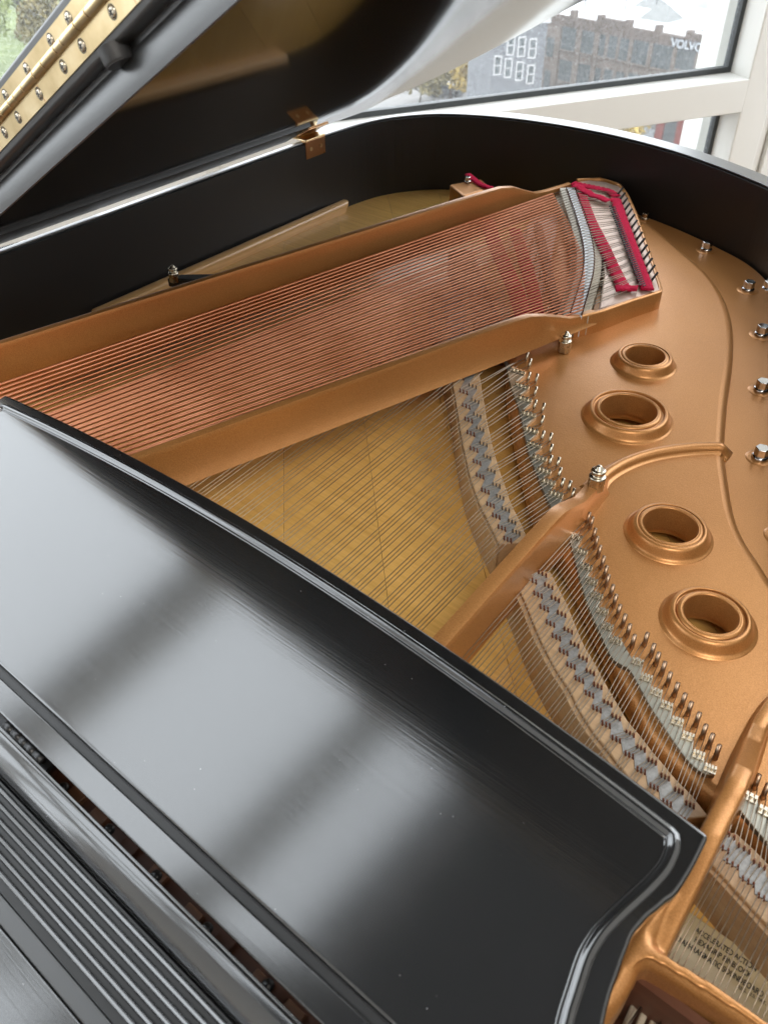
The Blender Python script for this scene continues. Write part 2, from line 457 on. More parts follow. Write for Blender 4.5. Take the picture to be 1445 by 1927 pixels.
wr = window('corner_window', 'white-framed window with low transom behind the curved tail, facing the brick building', J, WT, WN, .06, S_POST, [], J+WT*1.0)
obj('corner_post', M(prism([J-LT*.03-LN_*.03, J-LT*.03+LN_*.128, J+WT*.07+WN*.128, J+WT*.07-WN*.03], FLOOR+.001, CEIL-.002)), MAT['white_frame'], wr, bevel=.004)
for a, b, d0, d1 in ((S_POST, S_POST+.115, -.004, .126), (S_POST+.119, S_POST+.155, -.004, .110), (S_POST+.159, S_POST+.298, -.004, .122)):
    obj('post', M(wbox(J, WT, WN, a, b, d0, d1, FLOOR+.001, CEIL-.002)), MAT['white_frame'], wr, bevel=.005)
FIN0 = (onplane(1328, 100, J-WN*.16, WN)-J) @ WT
obj('outer_fin', M(wbox(J, WT, WN, FIN0, FIN0+.12, -.20, -.10, FLOOR, CEIL)), MAT['white_frame'], wr, bevel=.004)

# ------------------------------------------------------------------ the street below
GZ = -29.0
struct('ground', box(-260, 120, -120, 300, GZ-.5, GZ), 'concrete')
zp = -17.4
FA, FB = P(1010, 18, zp), P(1345, 78, zp)
FT = (FB-FA); FT[2] = 0; FL = np.linalg.norm(FT); FT /= FL
FN = np.array([FT[1], -FT[0], 0]);  FN *= -1 if FN @ (CAM-FA) < 0 else 1
fo = np.array([FA[0], FA[1], 0.0])
def fac(u, v, off=0.0):
    p = onplane(u, v, fo+FN*off, FN); return (p-fo) @ FT, p[2]
bb = empty('brick_building', (FA[0], FA[1], GZ))
tag(bb, 'brown brick factory building with dark windows, red piers and white roof, across the street', 'building')
S0, S1 = -2.0, FL+14.0
obj('wall', M(wbox(fo, FT, FN, S0, S1, -24, 0, GZ, zp-1.0)), MAT['brick'], bb)
ps = np.linspace(S0, S1, 12)
for i in range(11):
    hgt = zp-.05 if i % 3 else zp+.35
    obj('parapet', M(wbox(fo, FT, FN, ps[i], ps[i+1]-.02, -.5, .06, zp-1.0, hgt)), MAT['brick_dark'], bb)
for i in range(12):
    obj('parapet_cap', M(wbox(fo, FT, FN, ps[i]-.28, ps[i]+.28, -.55, .14, zp-.9, zp+.55)), MAT['brick_dark'], bb)
obj('roof', M(wbox(fo, FT, FN, S0+.1, S1-.1, -23.8, -.55, zp-.99, zp-.75)), MAT['white_roof'], bb)
for s, d, wd, hh in ((9.5, -9, 1.7, 1.3), (17, -8, 1.5, 1.1), (5, -14, 1.4, 1.0)):
    c = fo+FT*s+FN*d; z = zp-.75
    v = [c+FT*a*wd+FN*b*wd+np.array([0, 0, z]) for a, b in ((-1, -1), (1, -1), (1, 1), (-1, 1))]+[c-FT*wd*.4+np.array([0, 0, z+hh]), c+FT*wd*.4+np.array([0, 0, z+hh])]
    obj('skylight', mesh(v, [(0, 1, 5, 4), (2, 3, 4, 5), (1, 2, 5), (3, 0, 4)]), MAT['shutter_grey'], bb)
obj('roof_house', M(wbox(fo, FT, FN, 7, 16, -22, -17, zp-.75, zp+1.2)), MAT['white_roof'], bb)
for s, d, hh in ((2.5, -5, 3.2), (6.2, -7, 2.6), (8, -10, 2.0)):
    p = fo+FT*s+FN*d
    obj('vent_pipe', M(tube([p+np.array([0, 0, zp-.8]), p+np.array([0, 0, zp+hh])], .07)), MAT['window_bar'], bb)
wins = [(1028, 69, 1042, 106), (1057, 48, 1083, 94), (1091, 54, 1117, 100), (1123, 63, 1138, 105), (1144, 66, 1160, 109), (1165, 71, 1182, 114),
        (1186, 74, 1219, 120), (1225, 81, 1266, 129), (1271, 91, 1308, 132), (1317, 99, 1340, 130),
        (1023, 131, 1035, 166), (1051, 112, 1075, 152), (1083, 119, 1109, 158), (1115, 126, 1129, 163), (1135, 129, 1151, 168), (1157, 134, 1173, 172),
        (1178, 138, 1211, 182), (1218, 146, 1257, 196), (1262, 155, 1290, 207), (1298, 165, 1318, 212)]
for (u0, v0, u1, v1) in wins:
    uc, vc = (u0+u1)/2, (v0+v1)/2
    s0, z = fac(u0, vc); s1, _ = fac(u1, vc); _, za = fac(uc, v0); _, zb = fac(uc, v1)
    if s1-s0 < .3: continue
    wn = obj('window', M(wbox(fo, FT, FN, s0, s1, -.02, .015, zb, za)), MAT['window_dark'], bb)
    nb = max(2, int((s1-s0)/.55)); bars = []
    for k in range(1, nb):
        q = s0+(s1-s0)*k/nb; bars.append(wbox(fo, FT, FN, q-.025, q+.025, .015, .05, zb, za))
    for k in range(1, 4):
        q = zb+(za-zb)*k/4; bars.append(wbox(fo, FT, FN, s0, s1, .012, .045, q-.025, q+.025))
    obj('glazing_bars', M(join(bars)), MAT['window_bar'], wn)
    obj('sill', M(wbox(fo, FT, FN, s0-.1, s1+.1, 0, .16, zb-.16, zb)), MAT['brick'], wn)
for u in (1048, 1086.5, 1120, 1184, 1222, 1268, 1312):
    s, _ = fac(u, 110)
    obj('pier', M(wbox(fo, FT, FN, s-.2, s+.2, 0, .12, GZ+4, zp-1.0)), MAT['brick'], bb)
for u in (1199, 1242, 1281, 1330):
    s, _ = fac(u, 245)
    obj('red_pier', M(wbox(fo, FT, FN, s-.42, s+.42, 0, .2, GZ, fac(u, 212)[1])), MAT['red_paint'], bb)
for u0, u1, m in ((1206, 1236, 'shutter_grey'), (1247, 1276, 'window_dark'), (1287, 1322, 'window_dark'), (1165, 1192, 'window_dark')):
    s0, _ = fac(u0, 245); s1, _ = fac(u1, 245)
    obj('garage_door', M(wbox(fo, FT, FN, s0, s1, -.02, .03, GZ, fac(u0, 218)[1])), MAT[m], bb)
def text_mesh(body, size, o, ex, ey, thick=0.0, offset=0.0, shear=0.0):
    c = bpy.data.curves.new('t', 'FONT'); c.body = body; c.size = size; c.align_x = 'CENTER'; c.align_y = 'CENTER'; c.extrude = thick; c.offset = offset; c.resolution_u = 3; c.shear = shear
    t = bpy.data.objects.new('t', c); COL.objects.link(t)
    dg = bpy.context.evaluated_depsgraph_get()
    me = bpy.data.meshes.new_from_object(t.evaluated_get(dg))
    bpy.data.objects.remove(t)
    ex, ey, o = map(np.array, (ex, ey, o)); nz = np.cross(ex, ey)
    for v in me.vertices:
        q = o+ex*v.co.x+ey*v.co.y+nz*v.co.z; v.co = Vector(q)
    me.materials.clear(); return me
gx, gz = fac(1306, 75)
for k, (mm, of, dd) in enumerate((('graffiti_black', .10, .16), ('graffiti_white', .03, .19))):
    obj('graffiti', text_mesh('VOLVO', 1.0, fo+FT*(gx-.55)+FN*dd+np.array([0, 0, zp-.66]), FT, (0, 0, 1), .01, of), MAT[mm], bb)
gx, gz = fac(1222, 250)
obj('graffiti', text_mesh('SK', 1.2, fo+FT*gx+FN*.06+np.array([0, 0, gz]), FT, (0, 0, 1), .01, .02), MAT['graffiti_white'], bb)

# grey clapboard house
hp = np.array([CAM[0], CAM[1], 0])+np.array([-math.sin(math.radians(34.4)), math.cos(math.radians(34.4)), 0])*84
hn = np.array([CAM[0]-hp[0], CAM[1]-hp[1], 0]); hn /= np.linalg.norm(hn)
ca, sa = math.cos(.25), math.sin(.25); hn = np.array([hn[0]*ca-hn[1]*sa, hn[0]*sa+hn[1]*ca, 0]); ht = np.array([-hn[1], hn[0], 0])
gh = empty('grey_house', (hp[0], hp[1], GZ)); tag(gh, 'grey clapboard house with white-framed windows beside the brown factory', 'house')
hs = []
for u, v in ((925, 135), (1021, 135), (972, 92), (972, 166)):
    p = onplane(u, v, hp, hn); hs.append(((p-hp) @ ht, p[2]))
h0, h1 = sorted((hs[0][0], hs[1][0]))
obj('wall', M(wbox(hp, ht, hn, h0, h1, -9, 0, GZ, -15.0)), MAT['grey_siding'], gh)
obj('roof', M(wbox(hp, ht, hn, h0-.3, h1+.3, -9.3, .3, -15.0, -14.7)), MAT['window_bar'], gh)
obj('cornice', M(wbox(hp, ht, hn, h0-.2, h1+.2, 0, .25, -15.4, -15.0)), MAT['white_trim'], gh)
for (u, v) in ((961, 84), (981, 87), (1002, 90), (936, 122), (956, 127), (977, 133), (998, 139)):
    p = onplane(u, v, hp, hn); s, z = (p-hp) @ ht, p[2]
    f = obj('window', M(join([wbox(hp, ht, hn, s-.36, s-.25, -.02, .06, z-.82, z+.82), wbox(hp, ht, hn, s+.25, s+.36, -.02, .06, z-.82, z+.82), wbox(hp, ht, hn, s-.25, s+.25, -.02, .06, z+.7, z+.82), wbox(hp, ht, hn, s-.25, s+.25, -.02, .06, z-.82, z-.7), wbox(hp, ht, hn, s-.25, s+.25, -.02, .05, z-.04, z+.04)])), MAT['white_trim'], gh)
    obj('pane', M(wbox(hp, ht, hn, s-.25, s+.25, -.02, .015, z-.7, z+.7)), MAT['window_dark'], f)

# roads, lawn
def gpoly(pts, name, m, dz):
    return struct(name, prism([P(u, v, GZ) for u, v in pts], GZ+.001, GZ+dz), m)
gpoly([(640, 215), (760, 206), (1000, 186), (1400, 310), (1400, 340), (900, 330), (640, 260)], 'road', 'asphalt', .02)
gpoly([(-200, 420), (160, 395), (420, 330), (420, 290), (180, 330), (-200, 380)], 'lawn', 'grass', .10)
gpoly([(-300, 210), (330, 130), (660, 210), (420, 285), (160, 335), (-300, 380)], 'parking_lot', 'asphalt', .03)
gpoly([(-260, -60), (250, -60), (330, 128), (-260, 205)], 'meadow', 'grass', .12)

def tree(name, label, u, v, h, rx, mt, n=1500, leaf=.34, group='trees along the street'):
    b = P(u, v, GZ); r = empty(name, (b[0], b[1], GZ)); tag(r, label, 'tree', group)
    g = np.random.default_rng(abs(int(u*7+v))+1)
    tr = [tube([b, b+np.array([g.normal(0, .1), g.normal(0, .1), h*.45]), b+np.array([g.normal(0, .3), g.normal(0, .3), h*.8])], [.16+h*.012, .12+h*.006, .04])]
    cl = []
    for k in range(14):
        a = g.uniform(0, 6.28); zz = g.uniform(.42, .95); rr = rx*math.sqrt(max(.08, 1-((zz-.62)/.42)**2))*g.uniform(.35, .95)
        c = b+np.array([math.cos(a)*rr, math.sin(a)*rr, zz*h]); cl.append((c, g.uniform(.28, .5)*rx))
        tr.append(tube([b+np.array([0, 0, h*g.uniform(.25, .5)]), c], [.07, .025], 5))
    obj('trunk', M(join(tr)), MAT['bark'], r)
    V, F = [], []
    for i in range(n):
        c, cr = cl[g.integers(len(cl))]
        p = g.normal(0, 1, 3); p = c+p/np.linalg.norm(p)*cr*g.uniform(.3, 1.05)**.6*np.array([1, 1, .8])
        a = g.normal(0, 1, 3); a /= np.linalg.norm(a); q = np.cross(a, g.normal(0, 1, 3)); q /= np.linalg.norm(q); s = leaf*g.uniform(.6, 1.3)
        k = len(V); V += [p-a*s, p+q*s*.5, p+a*s, p-q*s*.5]; F.append((k, k+1, k+2, k+3))
    obj('crown', mesh(V, F), MAT[mt], r)
tree('street_tree', 'yellow autumn tree in front of the red garage piers', 1140, 372, 9.5, 3.6, 'leaf_yellow')
tree('street_tree', 'small yellow tree beside the grey house end', 900, 215, 8.0, 3.4, 'leaf_yellow')
tree('street_tree', 'dull brown tree standing left of the yellow tree by the grey house', 845, 200, 6.0, 3.2, 'leaf_dull')
tree('street_tree', 'low yellow-brown bush-like tree at the parking corner', 790, 196, 4.5, 3.0, 'leaf_dull')
tree('street_tree', 'tall bright green tree beyond the raised lid hinge', 50, 70, 12, 5.5, 'leaf_green', 2600, .45)
tree('street_tree', 'broad green tree behind the meadow edge', -60, 140, 13, 6.5, 'leaf_green', 2600, .45)
tree('street_tree', 'thin olive tree at the meadow edge beside the lid hinge', 110, 120, 9, 4.2, 'leaf_dull', 2000, .4)
tree('street_tree', 'pale green tree over the far meadow', 10, 20, 12, 6, 'leaf_green', 2600, .45)
tree('street_tree', 'autumn tree standing far behind the meadow beyond the lid', 150, 40, 11, 5, 'leaf_yellow', 2200, .45)

def car(label, u, v, ang, mt):
    b = P(u, v, GZ+.03); r = empty('parked_car', (b[0], b[1], GZ+.03)); tag(r, label, 'car', 'cars parked below the windows')
    ex = np.array([math.cos(ang), math.sin(ang), 0]); ey = np.array([-ex[1], ex[0], 0])
    def side(pts, hw): 
        n = len(pts); v = [b+ex*x+ey*s*hw+np.array([0, 0, z]) for s in (-1, 1) for x, z in pts]
        return v, [tuple(range(n)), tuple(range(2*n-1, n-1, -1))]+[(i, i+n, (i+1) % n+n, (i+1) % n) for i in range(n)]
    obj('body', M(side([(-2.15, .3), (2.15, .3), (2.2, .7), (2.05, .88), (1.1, .98), (.35, 1.42), (-1.35, 1.45), (-2.0, 1.0), (-2.2, .8)], .86)), MAT[mt], r, bevel=.06)
    obj('window', M(side([(.98, .98), (.38, 1.36), (-1.3, 1.39), (-1.85, 1.0)], .875)), MAT['car_glass'], r)
    for x in (-1.35, 1.35):
        for s in (-1, 1):
            c = b+ex*x+ey*s*.78+np.array([0, 0, .32])
            obj('wheel', M(tube([c-ey*.1, c+ey*.1], .32, 14)), MAT['tyre'], r)
car('white car parked in front of the dull brown trees', 878, 168, .7, 'car_white')
car('dark grey car parked beside the dull brown trees', 838, 178, .7, 'car_grey')
car('white car seen under the lid beside the lawn strip', 130, 440, 1.2, 'car_white')
car('silver-white car seen through the gap between lid and rim', 30, 478, 1.2, 'car_white')
car('pale car parked behind the brass rim hinge', 330, 372, 1.0, 'car_white')

# ================================================================== the grand piano
piano = empty('grand_piano', (0, .6, FLOOR))
tag(piano, 'black grand piano with raised lid, gold iron plate and copper bass strings', 'piano')

# ---- rim
inner = [(-.698, -.16), (-.698, .3), (-.698, .8), (-.697, 1.05), (-.694, 1.19), (-.678, 1.30), (-.632, 1.377), (-.575, 1.422), (-.487, 1.460), (-.384, 1.481), (-.278, 1.486),
         (-.167, 1.473), (-.080, 1.448), (-.016, 1.423), (.035, 1.398), (.085, 1.355), (.135, 1.29), (.19, 1.18), (.245, 1.05), (.30, .91), (.37, .77), (.46, .64), (.56, .52), (.655, .39), (.698, .22), (.698, -.16)]
inner_s = [p[:2] for p in smooth_path([(x, y, 0) for x, y in inner], 6)]
outer_s = [p+(q-p)*interp([-.698, -.66, -.5, .3], [.42, .52, 1.1, 1.1], p[0]) for p, q in zip([np.array(p) for p in inner_s], offset(inner_s, .034))]
def ring(a, b, z0, z1):
    n = len(a); V = []
    for p, q in zip(a, b): V += [(p[0], p[1], z0), (p[0], p[1], z1), (q[0], q[1], z1), (q[0], q[1], z0)]
    F = []
    for i in range(n-1):
        for j in range(4):
            k = (j+1) % 4; F.append((i*4+j, i*4+k, (i+1)*4+k, (i+1)*4+j))
    F += [(0, 3, 2, 1), tuple(4*(n-1)+j for j in (0, 1, 2, 3))]
    return V, F
rim = obj('rim', M(ring(inner_s, outer_s, -.36, Z_RIM-.004)), MAT['black_rim'], piano, smooth=False)
obj('rim_cap', M(ring(offset(inner_s, .004), outer_s, Z_RIM-.0035, Z_RIM)), MAT['black_rim_top'], rim, bevel=.0012)
for x, y in ((-.55, .0), (.55, .0), (-.25, 1.25)):
    obj('leg', M(lathe([(.0, -.36), (.055, -.36), (.06, -.5), (.045, -.55), (.035, -.9), (.03, -.93), (.0, -.97)], (x, y, 0), 20)), MAT['black_rim_top'], piano, smooth=True)
obj('keybed', M(box(-.69, .69, -.16, .10, -.40, -.36)), MAT['black_rim'], piano)

# ---- soundboard of glued boards
sb_poly = [np.array(p) for p in offset(inner_s, .01)]
sb_poly = [p for p in sb_poly if p[1] > .287]
sb_poly = [np.array([-.708, .287])]+sb_poly+[np.array([.705, .287])]
sd = np.array(SEAM[:2])/np.linalg.norm(SEAM[:2]); sn = np.array([sd[1], -sd[0]])
sboard = obj('soundboard', M(prism(sb_poly, Z_SB-.02, Z_SB-.008)), MAT['spruce'], piano)
c0 = sn @ np.array(P(700, 900, Z_SB)[:2])
sm2 = P(645, 395, Z_SB)[:2]
for k in range(-9, 10):
    a, b = c0+k*.105, c0+(k+1)*.105
    q = clip(clip(sb_poly, sn, b-.00025), sn, a+.00025, False)
    if len(q) >= 3 and abs(area2(q)) > 1e-4:
        obj('board', M(prism(q, Z_SB-.008, Z_SB+random.uniform(-.0002, .0002))), MAT['spruce'], sboard)

# ---- cast plate: a raised web with sound holes and a lower ledge along the rim
def curve_mesh(loops, z0, z1, bev):
    c = bpy.data.curves.new('c', 'CURVE'); c.dimensions = '2D'; c.fill_mode = 'BOTH'
    c.extrude = (z1-z0)/2-bev; c.bevel_depth = bev; c.bevel_resolution = 4; c.offset = -bev
    for lp in loops:
        s = c.splines.new('POLY'); s.points.add(len(lp)-1); s.use_cyclic_u = True
        for q, p in zip(s.points, lp): q.co = (p[0], p[1], 0, 1)
    t = bpy.data.objects.new('c', c); COL.objects.link(t); dg = bpy.context.evaluated_depsgraph_get()
    me = bpy.data.meshes.new_from_object(t.evaluated_get(dg)); bpy.data.objects.remove(t)
    for v in me.vertices: v.co.z += (z0+z1)/2
    me.materials.clear(); return me
holes = [(1214, 668, 37, 62), (1183, 770, 53, 86), (1262, 988, 51, 83), (1338, 1155, 51, 91)]
Z_LIP = Z_WEB+.013
HC = []
for u, v, wi, wo in holes:
    c = P(u, v, Z_LIP); ri = np.linalg.norm(P(u+wi, v, Z_LIP)-c); ro = np.linalg.norm(P(u+wo, v, Z_LIP)-c)
    # measured across the picture on a receding plane: take the share along the camera's right vector
    ri = abs((P(u+wi, v, Z_LIP)-c) @ CR); ro = abs((P(u+wo, v, Z_LIP)-c) @ CR)
    HC.append((c[0], c[1], ri, ro))
lip1 = [(955, 640), (953, 665), (954, 727), (965, 795), (983, 882), (1004, 960), (1022, 1000)]
lip2 = [(1041, 1026), (1063, 1056), (1094, 1118), (1116, 1166), (1151, 1246), (1187, 1321), (1222, 1391), (1272, 1447), (1322, 1494), (1345, 1512)]
lip3 = [(1362, 1528), (1400, 1560), (1445, 1600), (1540, 1690), (1640, 1780), (1740, 1870)]
def xy(p): return np.array([p[0], p[1]])
lipxy = [xy(P(u, v, Z_WEB-.002)) for u, v in lip1+lip2+lip3]
lipxy = [xy(p) for p in smooth_path([(x, y, 0) for x, y in lipxy], 4)]
groove_px = [(1225, 418), (1300, 480), (1343, 520), (1368, 560), (1381, 600), (1384, 640), (1381, 690), (1374, 740), (1369, 800), (1368, 850), (1375, 900), (1386, 960), (1406, 1010), (1445, 1070)]
gxy = [xy(p) for p in smooth_path([P(u, v, Z_WEB) for u, v in groove_px]+[np.array([.39, .625, 0]), np.array([.47, .53, 0]), np.array([.56, .44, 0])], 5)]
web_outer = [np.array([-.30, 1.34]), np.array([-.23, 1.395])]+gxy+lipxy[::-1]+[np.array([-.12, .985])]
circ = lambda x, y, r, n=48: [np.array([x+r*math.cos(2*math.pi*k/n), y+r*math.sin(2*math.pi*k/n)]) for k in range(n)]
plate = obj('plate', curve_mesh([web_outer]+[circ(x, y, ri+.003) for x, y, ri, ro in HC], Z_WEB-.032, Z_WEB, .013), MAT['gold_plate'], piano, smooth=True)
# lower ledge
led_out = [p for p in offset(inner_s, -.004)]
i0 = min(range(len(led_out)), key=lambda i: np.hypot(led_out[i][0]+.40, led_out[i][1]-1.47)); i1 = min(range(len(led_out)), key=lambda i: np.hypot(led_out[i][0]-.60, led_out[i][1]-.46))
led = led_out[i0:i1]
led_in = offset(gxy, -.035)
ledge_poly = list(led)+[np.array([.60, .40])]+[p for p in led_in[::-1]]
obj('ledge', curve_mesh([ledge_poly], Z_LEDGE-.02, Z_LEDGE, .003), MAT['gold_plate'], plate, smooth=True)
for x, y, ri, ro in HC:
    ro = ro-.0060; d = ro-ri
    prof = [(ro+.009, -.003), (ro+.006, .0004), (ro+.003, .0025), (ro+.0006, .0070), (ro-.0014, .0110), (ro-.0036, .0128), (ro-.0060, .0128), (ri+d*.55, .0100), (ri+d*.35, .0095),
            (ri+.0055, .0112), (ri+.003, .0132), (ri+.0008, .0130), (ri, .011), (ri, -.016)]
    pp = smooth_path([(a, 0, b) for a, b in prof], 3)
    obj('sound_hole', M(lathe([(p[0], p[2]) for p in pp], (x, y, Z_WEB), 64)), MAT['gold_plate'], plate, smooth=True)

def half_round(w_, h_, n=10, skirt=.0):
    pr = [(-w_-skirt, -.002)]+([(-w_-skirt*.4, h_*.08)] if skirt else [])
    pr += [(-w_*math.cos(math.pi*k/n), h_*math.sin(math.pi*k/n)*.9+h_*.1) for k in range(n+1)]
    pr += ([(w_+skirt*.4, h_*.08)] if skirt else [])+[(w_+skirt, -.002)]
    return pr
# curved rib leaving the strut end
rib_px = [(1112, 925), (1140, 895), (1180, 872), (1230, 856), (1290, 847), (1335, 845), (1358, 846), (1376, 852)]
rp = smooth_path(PL(rib_px, Z_WEB), 6); n = len(rp)
rp = [p-np.array([0, 0, interp([0, .85, 1], [0, 0, .007], i/(n-1))]) for i, p in enumerate(rp)]
obj('rib', M(sweep(rp, half_round(.0072, .0085, 10, .007), scales=[(interp([0, .1, .8, 1], [1.3, 1, 1, .8], i/n), interp([0, .8, 1], [1, 1, .1], i/n)) for i in range(n)])), MAT['gold_plate'], plate, smooth=True)
# struts
def bar_profile(wt, wb, zt, zb, n=6):
    """rounded bar: (side, up) with up given as absolute offsets from z = 0 path"""
    pr = [(-wb, zb)]
    for k in range(n+1):
        a = math.pi-math.pi*k/n
        pr.append((wt*math.cos(a), zt-.008+.008*math.sin(a)))
    pr.append((wb, zb)); return pr
def strut(name, pts, wt, wb, ztop, zbot, raw=False):
    path = [np.array([x, y, 0.0]) for x, y in pts]
    V, F = [], []; T = frames(path); prof = None
    for i, (p, t) in enumerate(zip(path, T)):
        r = np.array([t[1], -t[0], 0])
        w0 = wt[i] if isinstance(wt, list) else wt; w1 = wb[i] if isinstance(wb, list) else wb
        za = ztop[i] if isinstance(ztop, list) else ztop; zb = zbot[i] if isinstance(zbot, list) else zbot
        rr = min(.007, (za-zb)*.45); prof = [(-w1, zb), (-w0*1.04, zb+(za-zb)*.35)]
        for k in range(7):
            a = math.pi*(1-k/6); prof.append((w0*(math.cos(a)*.35+(-.65 if k < 3 else .65 if k > 3 else 0)), za-rr+rr*math.sin(a)))
        prof += [(w0*1.04, zb+(za-zb)*.35), (w1, zb)]
        for s, z in prof: V.append(p+r*s+np.array([0, 0, z]))
    m = len(prof)
    for i in range(len(path)-1):
        for j in range(m):
            k = (j+1) % m; F.append((i*m+j, i*m+k, (i+1)*m+k, (i+1)*m+j))
    F += [tuple(range(m-1, -1, -1)), tuple((len(path)-1)*m+j for j in range(m))]
    if raw: return V, F
    o = obj(name, mesh(V, F), MAT['gold_plate'], plate, smooth=True)
    e = o.modifiers.new('es', 'EDGE_SPLIT'); e.split_angle = math.radians(55)
    return o
# strut beside the long bass strings (tall thin web)
ys = np.linspace(.18, 1.41, 44)
x1 = lambda y: interp([.18, .384, 1.0, 1.287, 1.34, 1.41], [-.600, -.553, -.412, -.348, -.336, -.318], y)
zt1 = [interp([.18, .28, .345, 1.235, 1.262, 1.29, 1.318, 1.345, 1.41], [-.06, -.06, -.018, -.018, -.022, -.034, -.047, -.0505, -.0505], y) for y in ys]
strut('strut', [(x1(y), y) for y in ys], .006, .007, zt1, -.092)
# strut between the bass and tenor strings
ys = np.linspace(.18, 1.0, 36)
x2 = lambda y: -.2265+(y-.368)*math.tan(math.radians(16.3))
zt2 = [interp([.18, .27, .33, .85, .885, .915, .945, .965, 1.0], [-.06, -.06, -.020, -.020, -.022, -.031, -.044, -.0505, -.0515], y) for y in ys]
strut('strut', [(x2(y), y) for y in ys], .006, [interp([.18, .8, 1.0], [.0165, .0155, .010], y) for y in ys], zt2, -.0685)
# middle strut
ys = np.linspace(.16, .69, 40)
x3 = lambda y: interp([.16, .37, .57, .63, .69], [.1715, .1605, .1500, .1462, .1415], y)
zt3 = [interp([.16, .24, .30, .562, .585, .61, .635, .66, .69], [-.065, -.065, -.031, -.031, -.034, -.045, -.057, -.060, -.059], y) for y in ys]
wt3 = [interp([.16, .55, .60, .64, .69], [.0082, .0082, .0085, .0075, .009], y) for y in ys]
wb3 = [interp([.16, .54, .60, .65, .69], [.0105, .0105, .015, .018, .016], y) for y in ys]
strut('strut', [(x3(y), y) for y in ys], wt3, wb3, zt3, -.086)
# treble strut, curving out to the right
tp = [np.array([.413, .17]), np.array([.4065, .25])]+[xy(P(u, v, z)) for u, v, z in ((1352, 1545, -.03), (1380, 1490, -.032), (1401, 1442, -.045), (1418, 1396, -.066), (1440, 1346, -.072), (1478, 1302, -.072), (1550, 1255, -.072))]
tp = [xy(q) for q in smooth_path([(p[0], p[1], 0) for p in tp], 7)]
nt_ = len(tp); tt = [i*8/(nt_-1) for i in range(nt_)]
strut4 = strut('strut', tp[8:], *[v_[8:] if isinstance(v_, list) else v_ for v_ in ( [interp([0, 3.3, 4, 5, 6, 8], [.0075, .0075, .0078, .0075, .007, .007], t) for t in tt], [interp([0, 3, 4, 5, 6, 8], [.009, .0095, .012, .014, .014, .014], t) for t in tt],
      [interp([0, 1.15, 1.8, 3.2, 3.7, 4.3, 5, 5.6, 8], [-.046, -.044, -.028, -.026, -.031, -.047, -.064, -.070, -.071], t) for t in tt], -.086)], raw=True)

# ---- bass hitch box at the tail
bx_px = [(1243, 545), (1218, 470), (1196, 405), (1180, 370), (1166, 350), (1140, 341), (1100, 337), (1083, 343)]
bxt = [xy(P(u, v, Z_BOX)) for u, v in bx_px+[(1098, 362), (1112, 400), (1124, 440), (1132, 468), (1137, 492), (1136, 520), (1131, 555), (1126, 582), (1180, 566)]]
box_o = obj('bass_hitch_plate', curve_mesh([bxt], -.092, Z_BOX, .003), MAT['rose_plate'], plate, smooth=True)
# its gold skirt towards the web
sk = [P(1080, 601, Z_BOX), P(1130, 588, Z_BOX), P(1180, 568, Z_BOX), P(1244, 546, Z_BOX), P(1220, 470, Z_BOX), P(1197, 402, Z_BOX), P(1181, 366, Z_BOX), P(1166, 345, Z_BOX), P(1130, 335, Z_BOX), P(1085, 340, Z_BOX)]
zsk = [.004, .0035, .0015, 0, 0, 0, 0, 0, .001, .004]
skp = resample([s_+np.array([0, 0, z_]) for s_, z_ in zip(sk, zsk)], 60)
V, F = [], []
for i, p in enumerate(skp):
    t = skp[min(i+1, 59)]-skp[max(i-1, 0)]; t = t/np.linalg.norm(t); r = np.array([t[1], -t[0], 0])
    for a, z in ((-.003, Z_BOX-.01), (-.003, p[2]-.0008), (-.0015, p[2]+.0008), (.002, p[2]+.0003), (.0035, p[2]-.002), (.004, Z_WEB-.004)):
        V.append((p[0]+r[0]*a, p[1]+r[1]*a, z))
for i in range(59):
    for j in range(5): F.append((i*6+j, i*6+j+1, (i+1)*6+j+1, (i+1)*6+j))
obj('hitch_plate_skirt', mesh(V, F), MAT['gold_plate'], plate, smooth=True)

# ---- bolts
hexm = {}
def hex_bolt(u, v, r=.0085, h=.014, z=Z_LEDGE, mt='chrome', pad=True):
    c = P(u, v, z+h*.5)
    prof = [(r*1.15, 0), (r*1.15, .0015), (r*1.02, .0035)]
    hx = [(r*math.cos(math.pi*k/3+.3), r*math.sin(math.pi*k/3+.3)) for k in range(6)]
    pv, pf = prism(hx, .003, h)
    b = obj('bolt', M(join([lathe(prof, (0, 0, 0), 20, True), (pv, pf)])), MAT[mt], plate, bevel=.0011)
    b.location = (c[0], c[1], z+.0015)
    if pad: 
        pd = obj('bolt_boss', M(lathe([(r*2.2, -.002), (r*1.9, .0001), (r*1.6, .0008), (r*1.3, .001), (0, .001)], (c[0], c[1], z), 28)), MAT['gold_plate'], plate, smooth=True)
for u, v in ((1330, 463), (1409, 538), (1434, 622), (1434, 726), (1432, 853)): hex_bolt(u, v)
hex_bolt(1447, 538, .008, .012, -.06, 'chrome', False)
hex_bolt(1214, 407, .006, .011, Z_LEDGE, 'nickel_warm')
hex_bolt(1470, 1000); hex_bolt(1475, 1140)
def finial(u, v, zb, s=1.0):
    c = P(u, v, zb+.012*s)
    hx = [(.0095*s*math.cos(math.pi*k/3+.1), .0095*s*math.sin(math.pi*k/3+.1)) for k in range(6)]
    turn = lathe([(.0092*s, .0165*s), (.0088*s, .0178*s), (.006*s, .0190*s), (.0058*s, .0205*s), (.0075*s, .0220*s), (.0082*s, .0240*s), (.0075*s, .0258*s), (.0052*s, .0270*s), (.0048*s, .0280*s), (.0035*s, .0292*s), (.0032*s, .0300*s), (.0018*s, .0312*s), (0, .0314*s)], (0, 0, 0), 24)
    o = obj('finial_nut', M(join([prism(hx, 0, .0168*s), turn])), MAT['nickel_warm'], plate, bevel=.0007)
    o.location = (c[0], c[1], zb)
